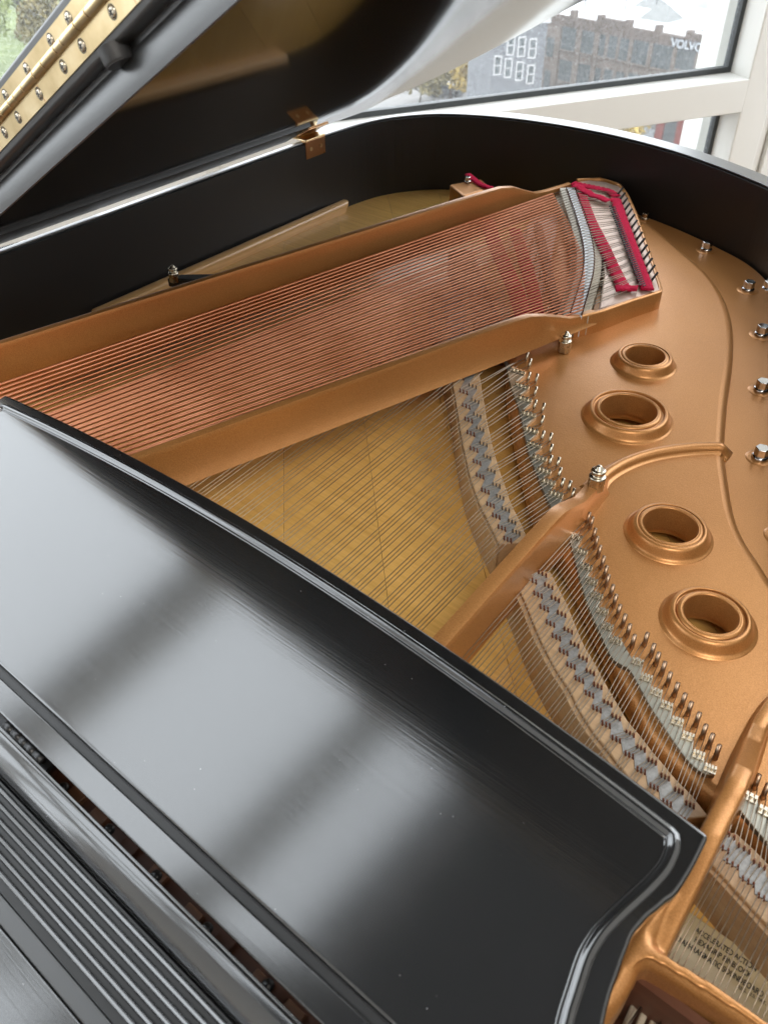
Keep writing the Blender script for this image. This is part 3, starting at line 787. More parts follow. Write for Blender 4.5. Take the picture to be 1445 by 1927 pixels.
finial(1063, 646, Z_WEB+.001, .95)
finial(1123, 903, -.066, 1.0)
finial(327, 517, -.035, .8)
# flange on the far side of the first strut carrying its nut, and the tail bracket
obj('strut_lug', M(prism([xy(P(314, 524, -.037)), xy(P(342, 517, -.037)), (x1(.765)-.004, .765), (x1(.715)-.004, .715)], -.05, -.0355)), MAT['black_rim'], plate, bevel=.002)
obj('tail_bracket', M(prism([xy(P(845, 346, -.07)), xy(P(872, 368, -.07)), xy(P(925, 352, -.07)), xy(P(905, 335, -.07))], -.12, -.07)), MAT['gold_plate'], plate, bevel=.004)
hex_bolt(880, 338, .006, .010, -.07, 'nickel', False)

# ---- wooden batten on the bass rim
ba, bb_ = P(205, 566, -.104), P(657, 372, -.104)
xb = -.697
prof = [(-.012, -.014), (-.012, .002), (-.008, .0055), (.001, .006), (.006, .004), (.009, -.002), (.009, -.014)]
path = [np.array([-.684, y, -.112]) for y in np.linspace(.62, 1.19, 8)]
V, F = sweep(path, prof)
V = [np.array(v)+(np.array([0, .018*(v[2]+.126)/.024, 0]) if i >= len(V)-len(prof) else 0) for i, v in enumerate(V)]
obj('batten', mesh(V, F), MAT['maple_bar'], piano, bevel=.0015)

# ---- treble bridge: maple body, stepped graphite cap, three strings per step
A4 = lambda L: [(820+.1938*x, 640+.1938*y) for x, y in L]
A5 = lambda L: [(920+.1938*x, 920+.1938*y) for x, y in L]
A3 = lambda L: [(840+.346*x, 1180+.346*y) for x, y in L]
A7 = lambda L: [(1150+.2112*x, 1520+.2112*y) for x, y in L]
sec = []
L1 = A4([(185, 350), (220, 490), (245, 630), (268, 765), (290, 895), (320, 1050), (350, 1175), (380, 1310), (430, 1455), (480, 1590)])+A5([(20, 255), (75, 370), (130, 480)])
R1 = A4([(385, 330), (405, 475), (430, 620), (450, 760), (478, 895), (510, 1040), (545, 1165), (585, 1300), (635, 1440)])+A5([(155, 110), (210, 230), (270, 350), (310, 450)])
L2 = A5([(365, 870), (420, 1010), (480, 1140), (540, 1290)])+A3([(565, 45), (605, 125), (645, 200), (690, 275), (745, 355), (785, 435), (835, 520), (890, 600), (960, 685), (1025, 770), (1095, 860), (1165, 945), (1240, 1030)])
R2 = A5([(570, 860), (630, 980), (695, 1105), (755, 1250)])+A3([(690, 40), (725, 115), (770, 190), (810, 265), (850, 340), (905, 435), (950, 510), (1025, 600), (1085, 680), (1145, 750), (1215, 835), (1290, 910), (1350, 985)])
L3 = A7([(915, 320), (1000, 465), (1140, 620), (1280, 770), (1420, 920), (1560, 1070)])
R3 = A7([(1110, 290), (1245, 415), (1380, 560), (1520, 705), (1660, 850), (1800, 1000)])
tenor_dir = np.array([-.070, .998])
def toXY(L): return [xy(P(u, v, Z_BRIDGE)) for u, v in L]
secs = []
for L, R, vpx in ((L1, R1, (19, 7)), (L2, R2, (21, 9.5)), (L3, R3, (30, 18))):
    lx, rx = toXY(L), toXY(R)
    vl = [xy(P(u+vpx[0], v+vpx[1], Z_BRIDGE))-a for (u, v), a in zip(L, lx)]
    vr = [a-xy(P(u-vpx[0], v-vpx[1], Z_BRIDGE)) for (u, v), a in zip(R, rx)]
    secs.append((lx, rx, vl, vr))
# tenor continues under the bass strings: extend the first section backwards
lx, rx, vl, vr = secs[0]
for k in range(7):
    lx.insert(0, lx[0]+(lx[0]-lx[1])*.98); rx.insert(0, rx[0]+(rx[0]-rx[1])*.98); vl.insert(0, vl[0]); vr.insert(0, vr[0])
NEXT = 7
lx, rx, vl, vr = secs[2]
for k in range(7):
    lx.append(lx[-1]+(lx[-1]-lx[-2])*.96); rx.append(rx[-1]+(rx[-1]-rx[-2])*.96); vl.append(vl[-1]); vr.append(vr[-1])
lx, rx, vl, vr = secs[0]
secs[0] = (lx, rx, vl, vr)
for bi, (lx, rx, vl, vr) in enumerate(secs):
    left = [a-np.array([(.005, .010, .010)[bi], (.003, .005, .006)[bi]]) for a in lx]; right = [a+np.array([.0035, .0045]) for a in rx]
    left = [left[0]+(left[0]-left[1])*.5]+left+[left[-1]+(left[-1]-left[-2])*.5]; right = [right[0]+(right[0]-right[1])*.5]+right+[right[-1]+(right[-1]-right[-2])*.7]
    left = [xy(p) for p in smooth_path([(p[0], p[1], 0) for p in left], 3)]; right = [xy(p) for p in smooth_path([(p[0], p[1], 0) for p in right], 3)]
    br = obj('treble_bridge', M(prism(left+right[::-1], Z_SB-.001, Z_BRIDGE-.0008)), MAT['maple'], piano, bevel=.0015)
    l2 = [p-np.array([(.002, .005, .005)[bi], .002]) for p in left]
    obj('bridge_root', M(prism(l2+left[::-1], Z_SB-.001, Z_BRIDGE-.004)), MAT['maple'], br, bevel=.002)
    # stepped cap
    n = len(lx); lc, rc = [], []
    for k in range(n):
        lc += [lx[k], lx[k]+vl[k]]; rc += [rx[k]-vr[k], rx[k]]
    obj('graphite_cap', M(prism(lc+rc[::-1], Z_BRIDGE-.0008, Z_BRIDGE)), MAT['graphite'], br)
    fp, rp_ = [], []
    for k in range(n):
        for j in range(3):
            a = lx[k]+vl[k]*((j+.5)/3); b = rx[k]-vr[k]*(1-(j+.5)/3)
            for q, lst, sg in ((a, fp, -1), (b, rp_, 1)):
                o_ = np.array([.0012, -.0006]); q = q+o_
                lst.append(tube([np.array([q[0], q[1], Z_BRIDGE-.002]), np.array([q[0]-.0012, q[1]+.0002*sg, Z_BRIDGE+.0048])], .00085, 6))
    tag(obj('bridge_pins', M(join(fp)), MAT['copper_pin'], br), kind='stuff')
    tag(obj('bridge_pins', M(join(rp_)), MAT['steel_dark'] if lx is secs[0][0] else MAT['copper_pin'], br), kind='stuff')

# ---- hitch pins
pins1 = A4([(880, 180), (905, 255), (895, 388), (970, 405), (960, 530), (955, 660), (1035, 692), (1025, 815), (1030, 965), (1105, 985), (1110, 1095), (1105, 1205), (1180, 1225), (1195, 1325), (1220, 1430), (1290, 1455), (1325, 1530)])
pins2 = A5([(955, 320), (985, 365), (1012, 475), (1032, 555), (1060, 645), (1095, 750), (1122, 845), (1140, 930), (1183, 1030), (1213, 1125), (1250, 1225), (1300, 1320), (1345, 1415), (1390, 1520)])+[(720+.5017*x, 1000+.5017*y) for x, y in [(983, 420), (1008, 462), (1026, 495), (1048, 530), (1069, 570), (1096, 610), (1123, 650), (1146, 682), (1176, 722), (1200, 768), (1225, 803), (1250, 845)]]
pins3 = [(1409, 1463), (1421, 1480), (1437, 1498)]+[(1437+19.5*k, 1498+19*k) for k in range(1, 15)]
pin_me = M(tube([np.array([0, 0, -.004]), np.array([0, 0, .0135])], [.0023, .0019], 9)); pin_me.shade_smooth()
def pins(lst, mt, tilt):
    out = []
    for u, v in lst:
        c = P(u, v, Z_WEB+.003)
        me = pin_me.copy() if not out else out[0].data
        o = obj('hitch_pin', me, MAT[mt], plate, False)
        o.location = (c[0], c[1], Z_WEB); o.rotation_euler = (tilt, tilt*.3, 0); out.append(o)
    return [np.array(o.location) for o in out]
q1, q2, q3 = pins(pins1, 'nickel_warm', -.35), pins(pins2, 'bronze_pin', -.30), pins(pins3, 'bronze_pin', -.3)
tn = []
for k in range(10):      # tenor pins below the bass strings
    t = k/9; u, v = lerp(993, 1024, t), lerp(441, 590, t)
    tn.append((u+(4 if k % 2 else -4), v))
q0 = pins(tn, 'nickel_warm', -.3)

# ---- strings
def wire(name, pts, r, mt, parent=None, n=5, uvscale=None):
    V, F = tube([np.array(p, float) for p in pts], r, n)
    me = mesh(V, F); me.shade_smooth()
    if uvscale:
        L = [0]
        for a, b in zip(pts, pts[1:]): L.append(L[-1]+float(np.linalg.norm(np.array(b)-np.array(a))))
        uv = me.uv_layers.new(name='UVMap')
        for lp in me.loops: uv.data[lp.index].uv = (L[min(lp.vertex_index//n, len(L)-1)]*uvscale, 0)
    return obj(name, me, MAT[mt] if isinstance(mt, str) else mt, parent or piano)
def treble(sc, qs, ang0, ang1, yf, skip=0, rad=(.00046, .00042)):
    lx, rx, vl, vr = sc; n = len(lx); ns = 3*n
    for m in range(ns):
        k, j = divmod(m, 3); t = m/(ns-1)
        a = lx[k]+vl[k]*((j+.5)/3); b = rx[k]-vr[k]*(1-(j+.5)/3)
        an = math.radians(lerp(ang0, ang1, t)); d = np.array([math.sin(an), math.cos(an)])
        f = a-d*((a[1]-yf)/d[1])
        pm = (m-skip)*len(qs)/(ns-skip); i = int(pm); 
        if m >= skip:
            i = min(i, len(qs)-1); e = qs[i]; side = .0021 if (pm-i) >= .5 else -.0021
            # leave the bridge towards the pin, bending over the duplex plate
            e2 = np.array([e[0]+side, e[1]-.001, Z_WEB+.0035])
            w_ = np.array([lerp(b[0], e2[0], .72), lerp(b[1], e2[1], .72), -.0745])
            pts = [(f[0], f[1], Z_STR), (a[0], a[1], Z_STR+.0006), (b[0], b[1], Z_STR), w_, e2]
        else:
            i = min(int(m/max(skip, 1)*len(q0)), len(q0)-1); e = q0[i]; e2 = np.array([e[0]+(.002 if m % 2 else -.002), e[1], Z_WEB+.003])
            pts = [(f[0], f[1], Z_STR), (a[0], a[1], Z_STR+.0006), (b[0], b[1], Z_STR), e2]
        wire('treble_string', pts, lerp(rad[0], rad[1], t), 'steel_wire')
treble(secs[0], q1, -4.3, -1.6, .13, skip=3*NEXT+4)
treble(secs[1], q2, -2.2, 1.6, .13)
treble(secs[2], q3, .5, .5, .255)

# ---- duplex plates with their slotted bars
def duplex(left_px, tips, wpx, z=Z_WEB):
    le = [xy(P(u, v, z+.005)) for u, v in left_px]; le = [xy(p) for p in smooth_path([(p[0], p[1], 0) for p in le], 3)]
    saw = []
    for k, (u, v) in enumerate(tips):
        a = xy(P(u-wpx[0], v-wpx[1], z+.005)); b = xy(P(u, v, z+.005)); saw += [a, b]
    o = obj('duplex_plate', M(prism(le+saw[::-1], z-.001, z+.0045)), MAT['duplex_metal'], plate, bevel=.0008)
    for k, (u, v) in enumerate(tips):
        a = P(u-wpx[0], v-wpx[1], z+.006); b = P(u, v, z+.006); d = b-a; L = np.linalg.norm(d); d /= L; nn = np.array([-d[1], d[0], 0])
        bl = [obox(a+d*L*.5-nn*.0030+np.array([0, 0, .0005-.0012]), d*L*.48, nn*.0028, (0, 0, .0006))]
        for j in range(4):
            c = a+d*(L*(j+.5)/4)-nn*.0013
            bl.append(obox(c, d*L*.085, nn*.0016, (0, 0, .0022)))
        obj('duplex_bar', M(join(bl)), MAT['nickel_warm'], o)
dl1 = [(948, 668), (954, 696), (963, 733), (975, 764), (985, 809), (994, 849), (1008, 888), (1031, 944), (1045, 962)]
tp1 = A4([(880, 315), (915, 457), (945, 587), (980, 732), (1005, 887), (1037, 1030), (1088, 1157), (1130, 1278), (1172, 1390), (1245, 1505)])
duplex(dl1, tp1, (28, 9.5))
dl2 = [(1069, 1004), (1078, 1040), (1101, 1125), (1128, 1190), (1151, 1236), (1172, 1252), (1187, 1263), (1222, 1326), (1272, 1401), (1300, 1437), (1326, 1456), (1346, 1458)]
tp2 = [(1097, 1012), (1107, 1039), (1116, 1068), (1126, 1095), (1136, 1122), (1146, 1151), (1156, 1180), (1171, 1206), (1212, 1246), (1229, 1276), (1247, 1303), (1267, 1328), (1287, 1358), (1307, 1386), (1327, 1421), (1349, 1447)]
duplex(dl2, tp2, (23, 8.5))
dl3 = [(1384, 1487), (1383, 1503), (1393, 1525), (1410, 1546), (1429, 1569), (1450, 1592), (1480, 1622)]
dl3 += [(1480+33*k, 1622+31*k) for k in range(1, 8)]
tp3 = [(1427, 1503), (1462, 1533), (1495, 1562), (1530, 1592)]+[(1530+35*k, 1592+31*k) for k in range(1, 7)]
duplex(dl3, tp3, (34, 17))

# ---- bass strings
NB = 44
bcen = resample(smooth_path(PL([(1074, 356), (1084, 384), (1093, 410), (1103, 446), (1108, 479), (1106, 513), (1096, 551), (1084, 590)], Z_BASS-.003), 6), NB)
wend = resample(smooth_path(PL([(1045, 366), (1053, 392), (1062, 420), (1072, 452), (1078, 478), (1077, 508), (1070, 540), (1064, 572)], Z_BASS), 6), NB)
hpin = resample(PL([(1163, 362), (1196, 440), (1228, 528)], Z_BOX+.004), NB)
def desk_x(i):
    if i < 10: return lerp(-.505, -.412, i/9)
    return lerp(-.404, -.250, (i-10)/33)+(.0010 if (i-10) % 2 == 0 else -.0010)
bp_me = M(tube([np.array([0, 0, -.003]), np.array([0, 0, .015])], .0017, 8)); bp_me.shade_smooth()

for i in range(NB):
    r = lerp(.0021, .0017, i/9) if i < 10 else lerp(.00175, .00125, (i-10)/33)
    a = np.array([desk_x(i), .372, Z_BASS]); b = bcen[i]; b = np.array([b[0], b[1], Z_BASS])
    d = b-a; f = a-d*((a[1]-.14)/d[1]); f[2] = Z_BASS
    t_ = (wend[i][1]-a[1])/d[1]; e = a+d*t_
    pts = [f, a, (a+e)/2, e]
    s = wire('bass_string', [*pts, e+d/np.linalg.norm(d)*.0015], [r, r, r, r, r*.5], 'copper', n=7, uvscale=(420 if i < 10 else 900))
    hp_ = hpin[i]; row = i % 3
    hpt = np.array([hp_[0]-.004*row, hp_[1]+.002*row, Z_BOX+.004])
    wire('core_wire', [e, b+np.array([0, 0, .0004]), hpt+np.array([.0018, 0, 0])], .00058, 'steel_wire', s)
    o = obj('bass_hitch_pin', bp_me, MAT['black_metal'], plate); o.location = (hpt[0], hpt[1], Z_BOX); o.rotation_euler = (-.45, .35, 0)
# bass bridge: cord-wrapped apron, blue-white notched cap, beige back
def ribbon(px, z0, z1, wl, wr, name, mt, parent, bev=.001, wave=None):
    c = [xy(p) for p in smooth_path(PL(px, z1), 6)]
    l_, r_ = offset(c, wl), offset(c, -wr)
    return obj(name, M(prism(l_+r_[::-1], z0, z1)), MAT[mt], parent, bevel=bev)
bc = [(1075, 352), (1084, 384), (1093, 410), (1103, 446), (1108, 479), (1106, 513), (1096, 551), (1083, 594)]
bbr = ribbon(bc, Z_SB, Z_BASS-.0035, .0085, .0085, 'bass_bridge', 'blue_white', piano)
for dx, nm, mt, z in ((-14, 'bridge_cord', 'white_cord', Z_BASS-.005), (14.5, 'bridge_back', 'bridge_beige', Z_BASS-.0065)):
    ribbon([(u+dx, v+abs(dx)*.02) for u, v in bc], Z_SB+.001, z, .0075, .0075, nm, mt, bbr)
ribbon([(u-25, v+3) for u, v in bc], Z_SB+.001, Z_BASS-.016, .008, .008, 'bridge_apron', 'bridge_beige', bbr)
ribbon([(u+27, v+2) for u, v in bc[2:]], Z_SB+.001, -.088, .010, .010, 'gap_shade', 'dark_wood', bbr)  # dark strip coloured in as the shade of the gap behind the bridge
pf = []
for i in range(NB):
    for s_ in (-1, 1):
        q = bcen[i]; tq = bcen[min(i+1, NB-1)]-bcen[max(i-1, 0)]; tq /= np.linalg.norm(tq); nn = np.array([-tq[1], tq[0], 0])
        c = np.array([q[0], q[1], 0])+nn*.0078*s_+tq*.0011*s_
        pf.append(tube([np.array([c[0], c[1], Z_BASS-.006]), np.array([c[0], c[1], Z_BASS+.0018])], .00105, 5))
tag(obj('bridge_pins', M(join(pf)), MAT['dark_wood'], bbr), kind='stuff')
nv = []
for i in range(NB-1):   # notches cut between the strings
    q = (bcen[i]+bcen[i+1])/2; tq = bcen[i+1]-bcen[i]; ln = np.linalg.norm(tq); tq /= ln; nn = np.array([-tq[1], tq[0], 0])
    nv.append(obox(np.array([q[0], q[1], Z_BASS-.003]), nn*.0066, tq*ln*.32, (0, 0, .0006)))
tag(obj('cap_blocks', M(join(nv)), MAT['blue_white'], bbr), kind='stuff')

# ---- red felts woven between the back lengths
def felt(px, z, wd, name='red_felt', wavy=.0004, per=.009, thick=.003):
    c = smooth_path(PL(px, z), 10); c = resample(c, 90); V, F = [], []
    L = 0
    for i, p in enumerate(c):
        if i: L += np.linalg.norm(c[i]-c[i-1])
        t = c[min(i+1, 89)]-c[max(i-1, 0)]; t = t/np.linalg.norm(t); nn = np.array([-t[1], t[0], 0])
        h = wavy*math.sin(2*math.pi*L/per); ww = wd*(1+.05*math.sin(2*math.pi*L/per+.8)+.03*random.uniform(-1, 1))
        for a, zz in ((-1, -thick), (-1, 0), (-.4, .0006), (.4, .0006), (1, 0), (1, -thick)):
            q = p+nn*ww*a; V.append((q[0], q[1], z+h+zz))
    for i in range(89):
        for j in range(5): F.append((i*6+j, (i+1)*6+j, (i+1)*6+j+1, i*6+j+1))
    F += [tuple(range(6)), tuple(89*6+j for j in range(5, -1, -1))]
    return obj(name, mesh(V, F), MAT['red_felt'], piano, smooth=True)
felt([(1093, 362), (1101, 385), (1112, 414), (1126, 442), (1140, 470), (1153, 498), (1168, 528), (1177, 540)], Z_BASS-.0028, .0092)
felt([(1158, 372), (1167, 400), (1178, 432), (1191, 468), (1204, 503), (1214, 530), (1219, 543)], Z_BASS-.0028, .0092)
felt([(1080, 348), (1092, 352), (1108, 362), (1128, 370), (1146, 376)], Z_BASS+.0004, .0085, wavy=.0008, per=.03, thick=.0015)
felt([(1078, 343), (1100, 348), (1125, 353), (1145, 358), (1160, 368)], Z_BASS-.004, .009, thick=.0015)
felt([(1158, 541), (1170, 541), (1184, 539), (1200, 541)], Z_BASS-.0005, .007, wavy=.0012, per=.03)
felt([(880, 326), (905, 345), (925, 352)], -.066, .006)
felt([(917, 412), (930, 455), (950, 500), (970, 545), (985, 592)], Z_STR+.0012, .012)
felt([(968, 430), (980, 465), (993, 510), (1004, 552), (1010, 585)], Z_STR+.0012, .010)
# small black screws between the felts
sc_ = []
for i in range(40):
    t = i/39; u, v = lerp(1146, 1203, t), lerp(388, 536, t)
    for d_ in (0, 7):
        c = P(u+d_, v+d_*.25, Z_BASS-.002); sc_.append(tube([c, c+np.array([.0015, .0055, 0])], .0011, 5))
tag(obj('wire_sleeves', M(join(sc_)), MAT['black_metal'], plate), kind='stuff')
# tenor hitch shelf and bars seen below the bass strings
shelf = [xy(P(u, v, -.086)) for u, v in ((1000, 408), (1060, 395), (1085, 470), (1092, 560), (1088, 600), (1010, 610), (975, 600), (985, 520), (978, 450))]
obj('tenor_shelf', M(prism(shelf, -.096, -.0845)), MAT['rose_plate'], plate, bevel=.002)
ribbon([(1012, 418), (1022, 460), (1034, 515), (1050, 585)], -.085, -.072, .0065, .0065, 'tenor_rail', 'brown_wood', plate)
ribbon([(866, 470), (885, 520), (905, 575), (925, 640)], Z_SB, -.083, .02, .02, 'tenor_bar', 'brown_wood', plate)

# ---- treble end of the plate: capo bar, side arm and the open slot in front of it
zf = -.036
fr_px = [(1290, 1660), (1275, 1694), (1255, 1737), (1240, 1762), (1243, 1778), (1258, 1790), (1277, 1802), (1345, 1842), (1435, 1908), (1640, 2058), (1600, 2075), (1390, 1914), (1300, 1858), (1240, 1822), (1222, 1813), (1209, 1818), (1200, 1840), (1187, 1866), (1165, 1900), (1142, 1932), (1110, 1985), (1060, 1985), (1110, 1890), (1150, 1800), (1190, 1730), (1235, 1680), (1262, 1650)]
frm = curve_mesh([[xy(P(u, v, zf)) for u, v in fr_px]], -.085, zf, .010)
cap = ([np.array(v.co) for v in frm.vertices], [tuple(p.vertices) for p in frm.polygons])
tf = obj('treble_frame', M(join([cap, strut4])), MAT['gold_plate'], plate)
rm = tf.modifiers.new('r', 'REMESH'); rm.mode = 'VOXEL'; rm.voxel_size = .0013; rm.use_smooth_shade = True
sm = tf.modifiers.new('s', 'SMOOTH'); sm.factor = .5; sm.iterations = 12
obj('pin_field', M(box(.38, .69, .10, .255, -.135, -.125)), MAT['dark_wood'], plate)
obj('slot_wall', M(box(.34, .69, .2515, .258, -.124, -.06)), MAT['dark_wood'], plate)
sl0 = P(1197, 1893, -.094)
for k in range(16):     # pale understring felts glimpsed down in the slot
    x = sl0[0]+k*.0068
    obj('slot_felt', M(obox((x, sl0[1]-.008, -.098), (.0022, .0004, 0), (-.001, .011, 0), (0, 0, .004))), MAT['bridge_beige'], plate, bevel=.0015)
for k in range(9):
    x = sl0[0]+.0034+k*.0136; wire('slot_wire', [(x, sl0[1]+.004, -.088), (x-.003, sl0[1]-.03, -.09)], .0009, 'steel_dark', plate)
belly = obj('belly_rail', M(box(.30, .70, .288, .3445, Z_SB-.012, -.1185)), MAT['cream_board'], piano, bevel=.001)
obj('belly_felt', M(box(.395, .69, .2885, .2985, -.1183, -.1145)), MAT['bridge_beige'], belly, bevel=.0012)
def printed(body, uv0, uv1, hmul):
    a, b = P(*uv0, -.118), P(*uv1, -.118); L = np.linalg.norm(b-a); ex = (b-a)/L; ey = np.array([-ex[1], ex[0], 0])
    me = text_mesh(body, .01, (0, 0, 0), (1, 0, 0), (0, 1, 0), 0, .00022)
    xs = [v.co.x for v in me.vertices]; s = L/(max(xs)-min(xs)); sy = hmul/.007
    for v in me.vertices:
        q = (a+b)/2+ex*(v.co.x*s)+ey*(v.co.y*sy); v.co = (q[0], q[1], -.1181)
    obj('lettering', me, MAT['ink'], belly)
printed('ACCELERATED ACTION', (1309, 1750), (1424, 1826), .0042)
printed('HEXAGRIP PINBLOCK', (1307, 1768), (1413, 1838), .0042)
printed('DIAPHRAGMATIC SOUNDBOARD', (1273, 1766), (1436, 1874), .0042)
printed('REG. U.S. PAT. OFF.', (1388, 1857), (1462, 1903), .0024)

# ---- music desk folded flat, its moulded border and the ledge in front of it
side = [dq(*p) for p in ((1313, 1618), (1298, 1645), (1281, 1672), (1268, 1687), (1256, 1695), (1239, 1710), (1220, 1725), (1207, 1740), (1192, 1759), (1182, 1784), (1173, 1807), (1163, 1837), (1152, 1866), (1137, 1927))]+[np.array([.412, -.166]), np.array([.420, -.2105])]
XC, XH = .006, .3962
rear = [np.array([XC+XH*t, -.0095+.0215*(1-t*t)]) for t in np.linspace(-1, 1, 41)]
side = [xy(p) for p in smooth_path([(p[0], p[1], 0) for p in side], 3)]
mir = lambda p: np.array([2*XC-p[0], p[1]])
desk_poly = rear+side+[mir(p) for p in side[::-1]]
def dk_prism(poly, n0, n1):
    if area2(poly) < 0: poly = poly[::-1]
    n = len(poly); V = [dk(p[0], p[1], n0) for p in poly]+[dk(p[0], p[1], n1) for p in poly]
    return V, [tuple(range(n-1, -1, -1)), tuple(range(n, 2*n))]+[(i, (i+1) % n, n+(i+1) % n, n+i) for i in range(n)]
def dk_box(x0, x1, q0, q1, n0, n1): return dk_prism([np.array(p) for p in ((x0, q0), (x1, q0), (x1, q1), (x0, q1))], n0, n1)
desk = obj('music_desk', M(dk_prism(desk_poly, -.016, 0)), MAT['black_satin'], piano, bevel=.003, seg=3, angle=50)
inn = [np.array([XC+.378*t, -.0235+.0205*(1-t*t)]) for t in np.linspace(-1, 1, 41)]
ih = [dq(*p) for p in ((1263, 1596), (1252, 1622), (1240, 1640), (1218, 1664), (1190, 1690), (1158, 1720), (1130, 1750), (1112, 1777), (1100, 1800), (1090, 1828), (1080, 1860), (1060, 1927))]+[np.array([.394, -.175]), np.array([.402, -.200])]
ih = [xy(p) for p in smooth_path([(p[0], p[1], 0) for p in ih], 3)]
loop = [mir(p) for p in ih[::-1]]+inn+ih
lp = resample([np.array([p[0], p[1], 0.0]) for p in loop], 420)
bead = [(-.0060, -.0006), (-.0052, .0003), (-.0042, .0015), (-.0028, .0026), (-.0012, .0030), (.0004, .0024), (.0016, .0010), (.0024, .0002), (.0032, .0008), (.0040, .0008), (.0050, -.0006)]
V, F = sweep(lp, bead)
obj('moulding', mesh([dk(*v) for v in V], F), MAT['black_satin'], desk, smooth=True)
obj('ledge_strip', M(dk_box(-.56, .56, -.2348, -.2168, -.014, -.0005)), MAT['black_satin'], piano, bevel=.0016)
obj('ledge_groove', M(dk_box(-.56, .56, -.2168, -.2106, -.015, -.006)), MAT['black_rim'], piano)
# fallboard with reeded front
prof = [(-.2412, -.045), (-.2412, -.0075), (-.2424, -.0045), (-.2455, -.0030), (-.2500, -.0032), (-.2550, -.0055), (-.2600, -.0098), (-.2635, -.0150), (-.2660, -.021), (-.2672, -.028), (-.2673, -.045)]
fp = smooth_path([(0, y, z) for y, z in prof], 3)
V = [dk(s_*.62, p[1], p[2]) for s_ in (-1, 1) for p in fp]; m = len(fp)
fall = obj('fallboard', mesh(V, [(j, j+1, m+j+1, m+j) for j in range(m-1)]), MAT['black_satin'], piano, smooth=True)
obj('fallboard_bed', M(dk_box(-.62, .62, -.3125, -.2670, -.05, -.0210)), MAT['black_rim'], fall)
for k in range(6):
    q = -.2706-k*.0069
    pr = [(q-.0022*math.cos(math.pi*j/8), .0040*math.sin(math.pi*j/8)-.0212) for j in range(9)]
    V = [dk(x, a, b) for x in (-.62, .62) for a, b in pr]
    obj('reed', mesh(V, [(j, j+1, 9+j+1, 9+j) for j in range(8)]+[tuple(range(9)), tuple(range(17, 8, -1))]), MAT['black_satin'], fall, smooth=True)
obj('fallboard_step', M(dk_box(-.62, .62, -.3250, -.3130, -.06, -.0250)), MAT['black_lid_rail'], fall, bevel=.0012)
obj('fallboard_lip', M(dk_box(-.62, .62, -.50, -.3256, -.06, -.0265)), MAT['black_satin'], fall, bevel=.0015)
# what shows in the dark gap behind it: plate edge, screws and a hinge
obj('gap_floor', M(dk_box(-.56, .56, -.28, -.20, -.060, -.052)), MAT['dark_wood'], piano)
for k in range(9):
    x = -.1+k*.055+random.uniform(-.003, .003)
    c = dk(x, -.2385+random.uniform(-.002, .002), -.036)
    obj('gap_screw', M(lathe([(.0042, 0), (.004, .0016), (.0028, .0028), (0, .0033)], c, 14)), MAT['black_metal'], piano, smooth=True)
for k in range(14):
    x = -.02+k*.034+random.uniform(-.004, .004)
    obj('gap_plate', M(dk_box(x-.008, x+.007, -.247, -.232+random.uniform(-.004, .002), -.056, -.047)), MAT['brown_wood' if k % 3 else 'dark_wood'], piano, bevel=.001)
xa, xb_ = dq(4, 1358)[0], dq(76, 1426)[0]
hg = obj('desk_hinge', M(dk_box(xa-.03, xb_, -.2412, -.2350, -.020, -.016)), MAT['black_metal'], piano)
xk = xa
for ln in (.21, .22, .15, .22, .20):
    obj('knuckle', M(tube([dk(xk, -.2378, -.0055), dk(xk+ln*(xb_-xa)-.0006, -.2378, -.0055)], .0030, 12)), MAT['black_metal'], hg, smooth=True); xk += ln*(xb_-xa)

# ---- raised lid (hinged on the bass side, 30 degrees open) with the front flap folded back on it
TH = math.radians(30)
H = np.array([-.712, 0, .030]); LE = np.array([math.cos(TH), 0, math.sin(TH)]); LNv = np.array([-math.sin(TH), 0, math.cos(TH)]); LY = np.array([0, 1., 0])
def lidp(s, y, h): return H+LE*s+LY*y+LNv*h
YF = onplane(190, 120, H-LNv*.008, LNv)[1]+.001
lid_out = [(.0, YF)]
for x, y in inner_s:
    if y > YF+.03 or x > 0:
        if y > .40: lid_out.append((max(.0, x+.735-(.05 if x < -.68 else 0)), y+.005))
lid_out = [q for q in lid_out if q[0] < 1.40]
lid_out.append((1.43, YF))
def lid_prism(poly, h0, h1):
    if area2(poly) < 0: poly = poly[::-1]
    n = len(poly); V = [lidp(s, y, h0) for s, y in poly]+[lidp(s, y, h1) for s, y in poly]
    return V, [tuple(range(n-1, -1, -1)), tuple(range(n, 2*n))]+[(i, (i+1) % n, n+(i+1) % n, n+i) for i in range(n)]
lid = obj('lid', M(lid_prism(lid_out, 0, .0145)), MAT['black_lid'], piano, bevel=.003)
def lid_sweep(prof, s0, s1):
    n = len(prof); V = [lidp(s, y, h) for s in (s0, s1) for y, h in prof]
    return V, [(j, (j+1) % n, n+(j+1) % n, n+j) for j in range(n)]+[tuple(range(n-1, -1, -1)), tuple(range(n, 2*n))]
obj('reflection_block', M(lid_prism([(.0, YF+.09), (.075, YF+.09), (.075, 1.08), (.0, 1.08)], -.004, .001)), MAT['black_rim'], lid, bevel=.001)  # added matte strip that blocks the bright rim's reflection in the lid
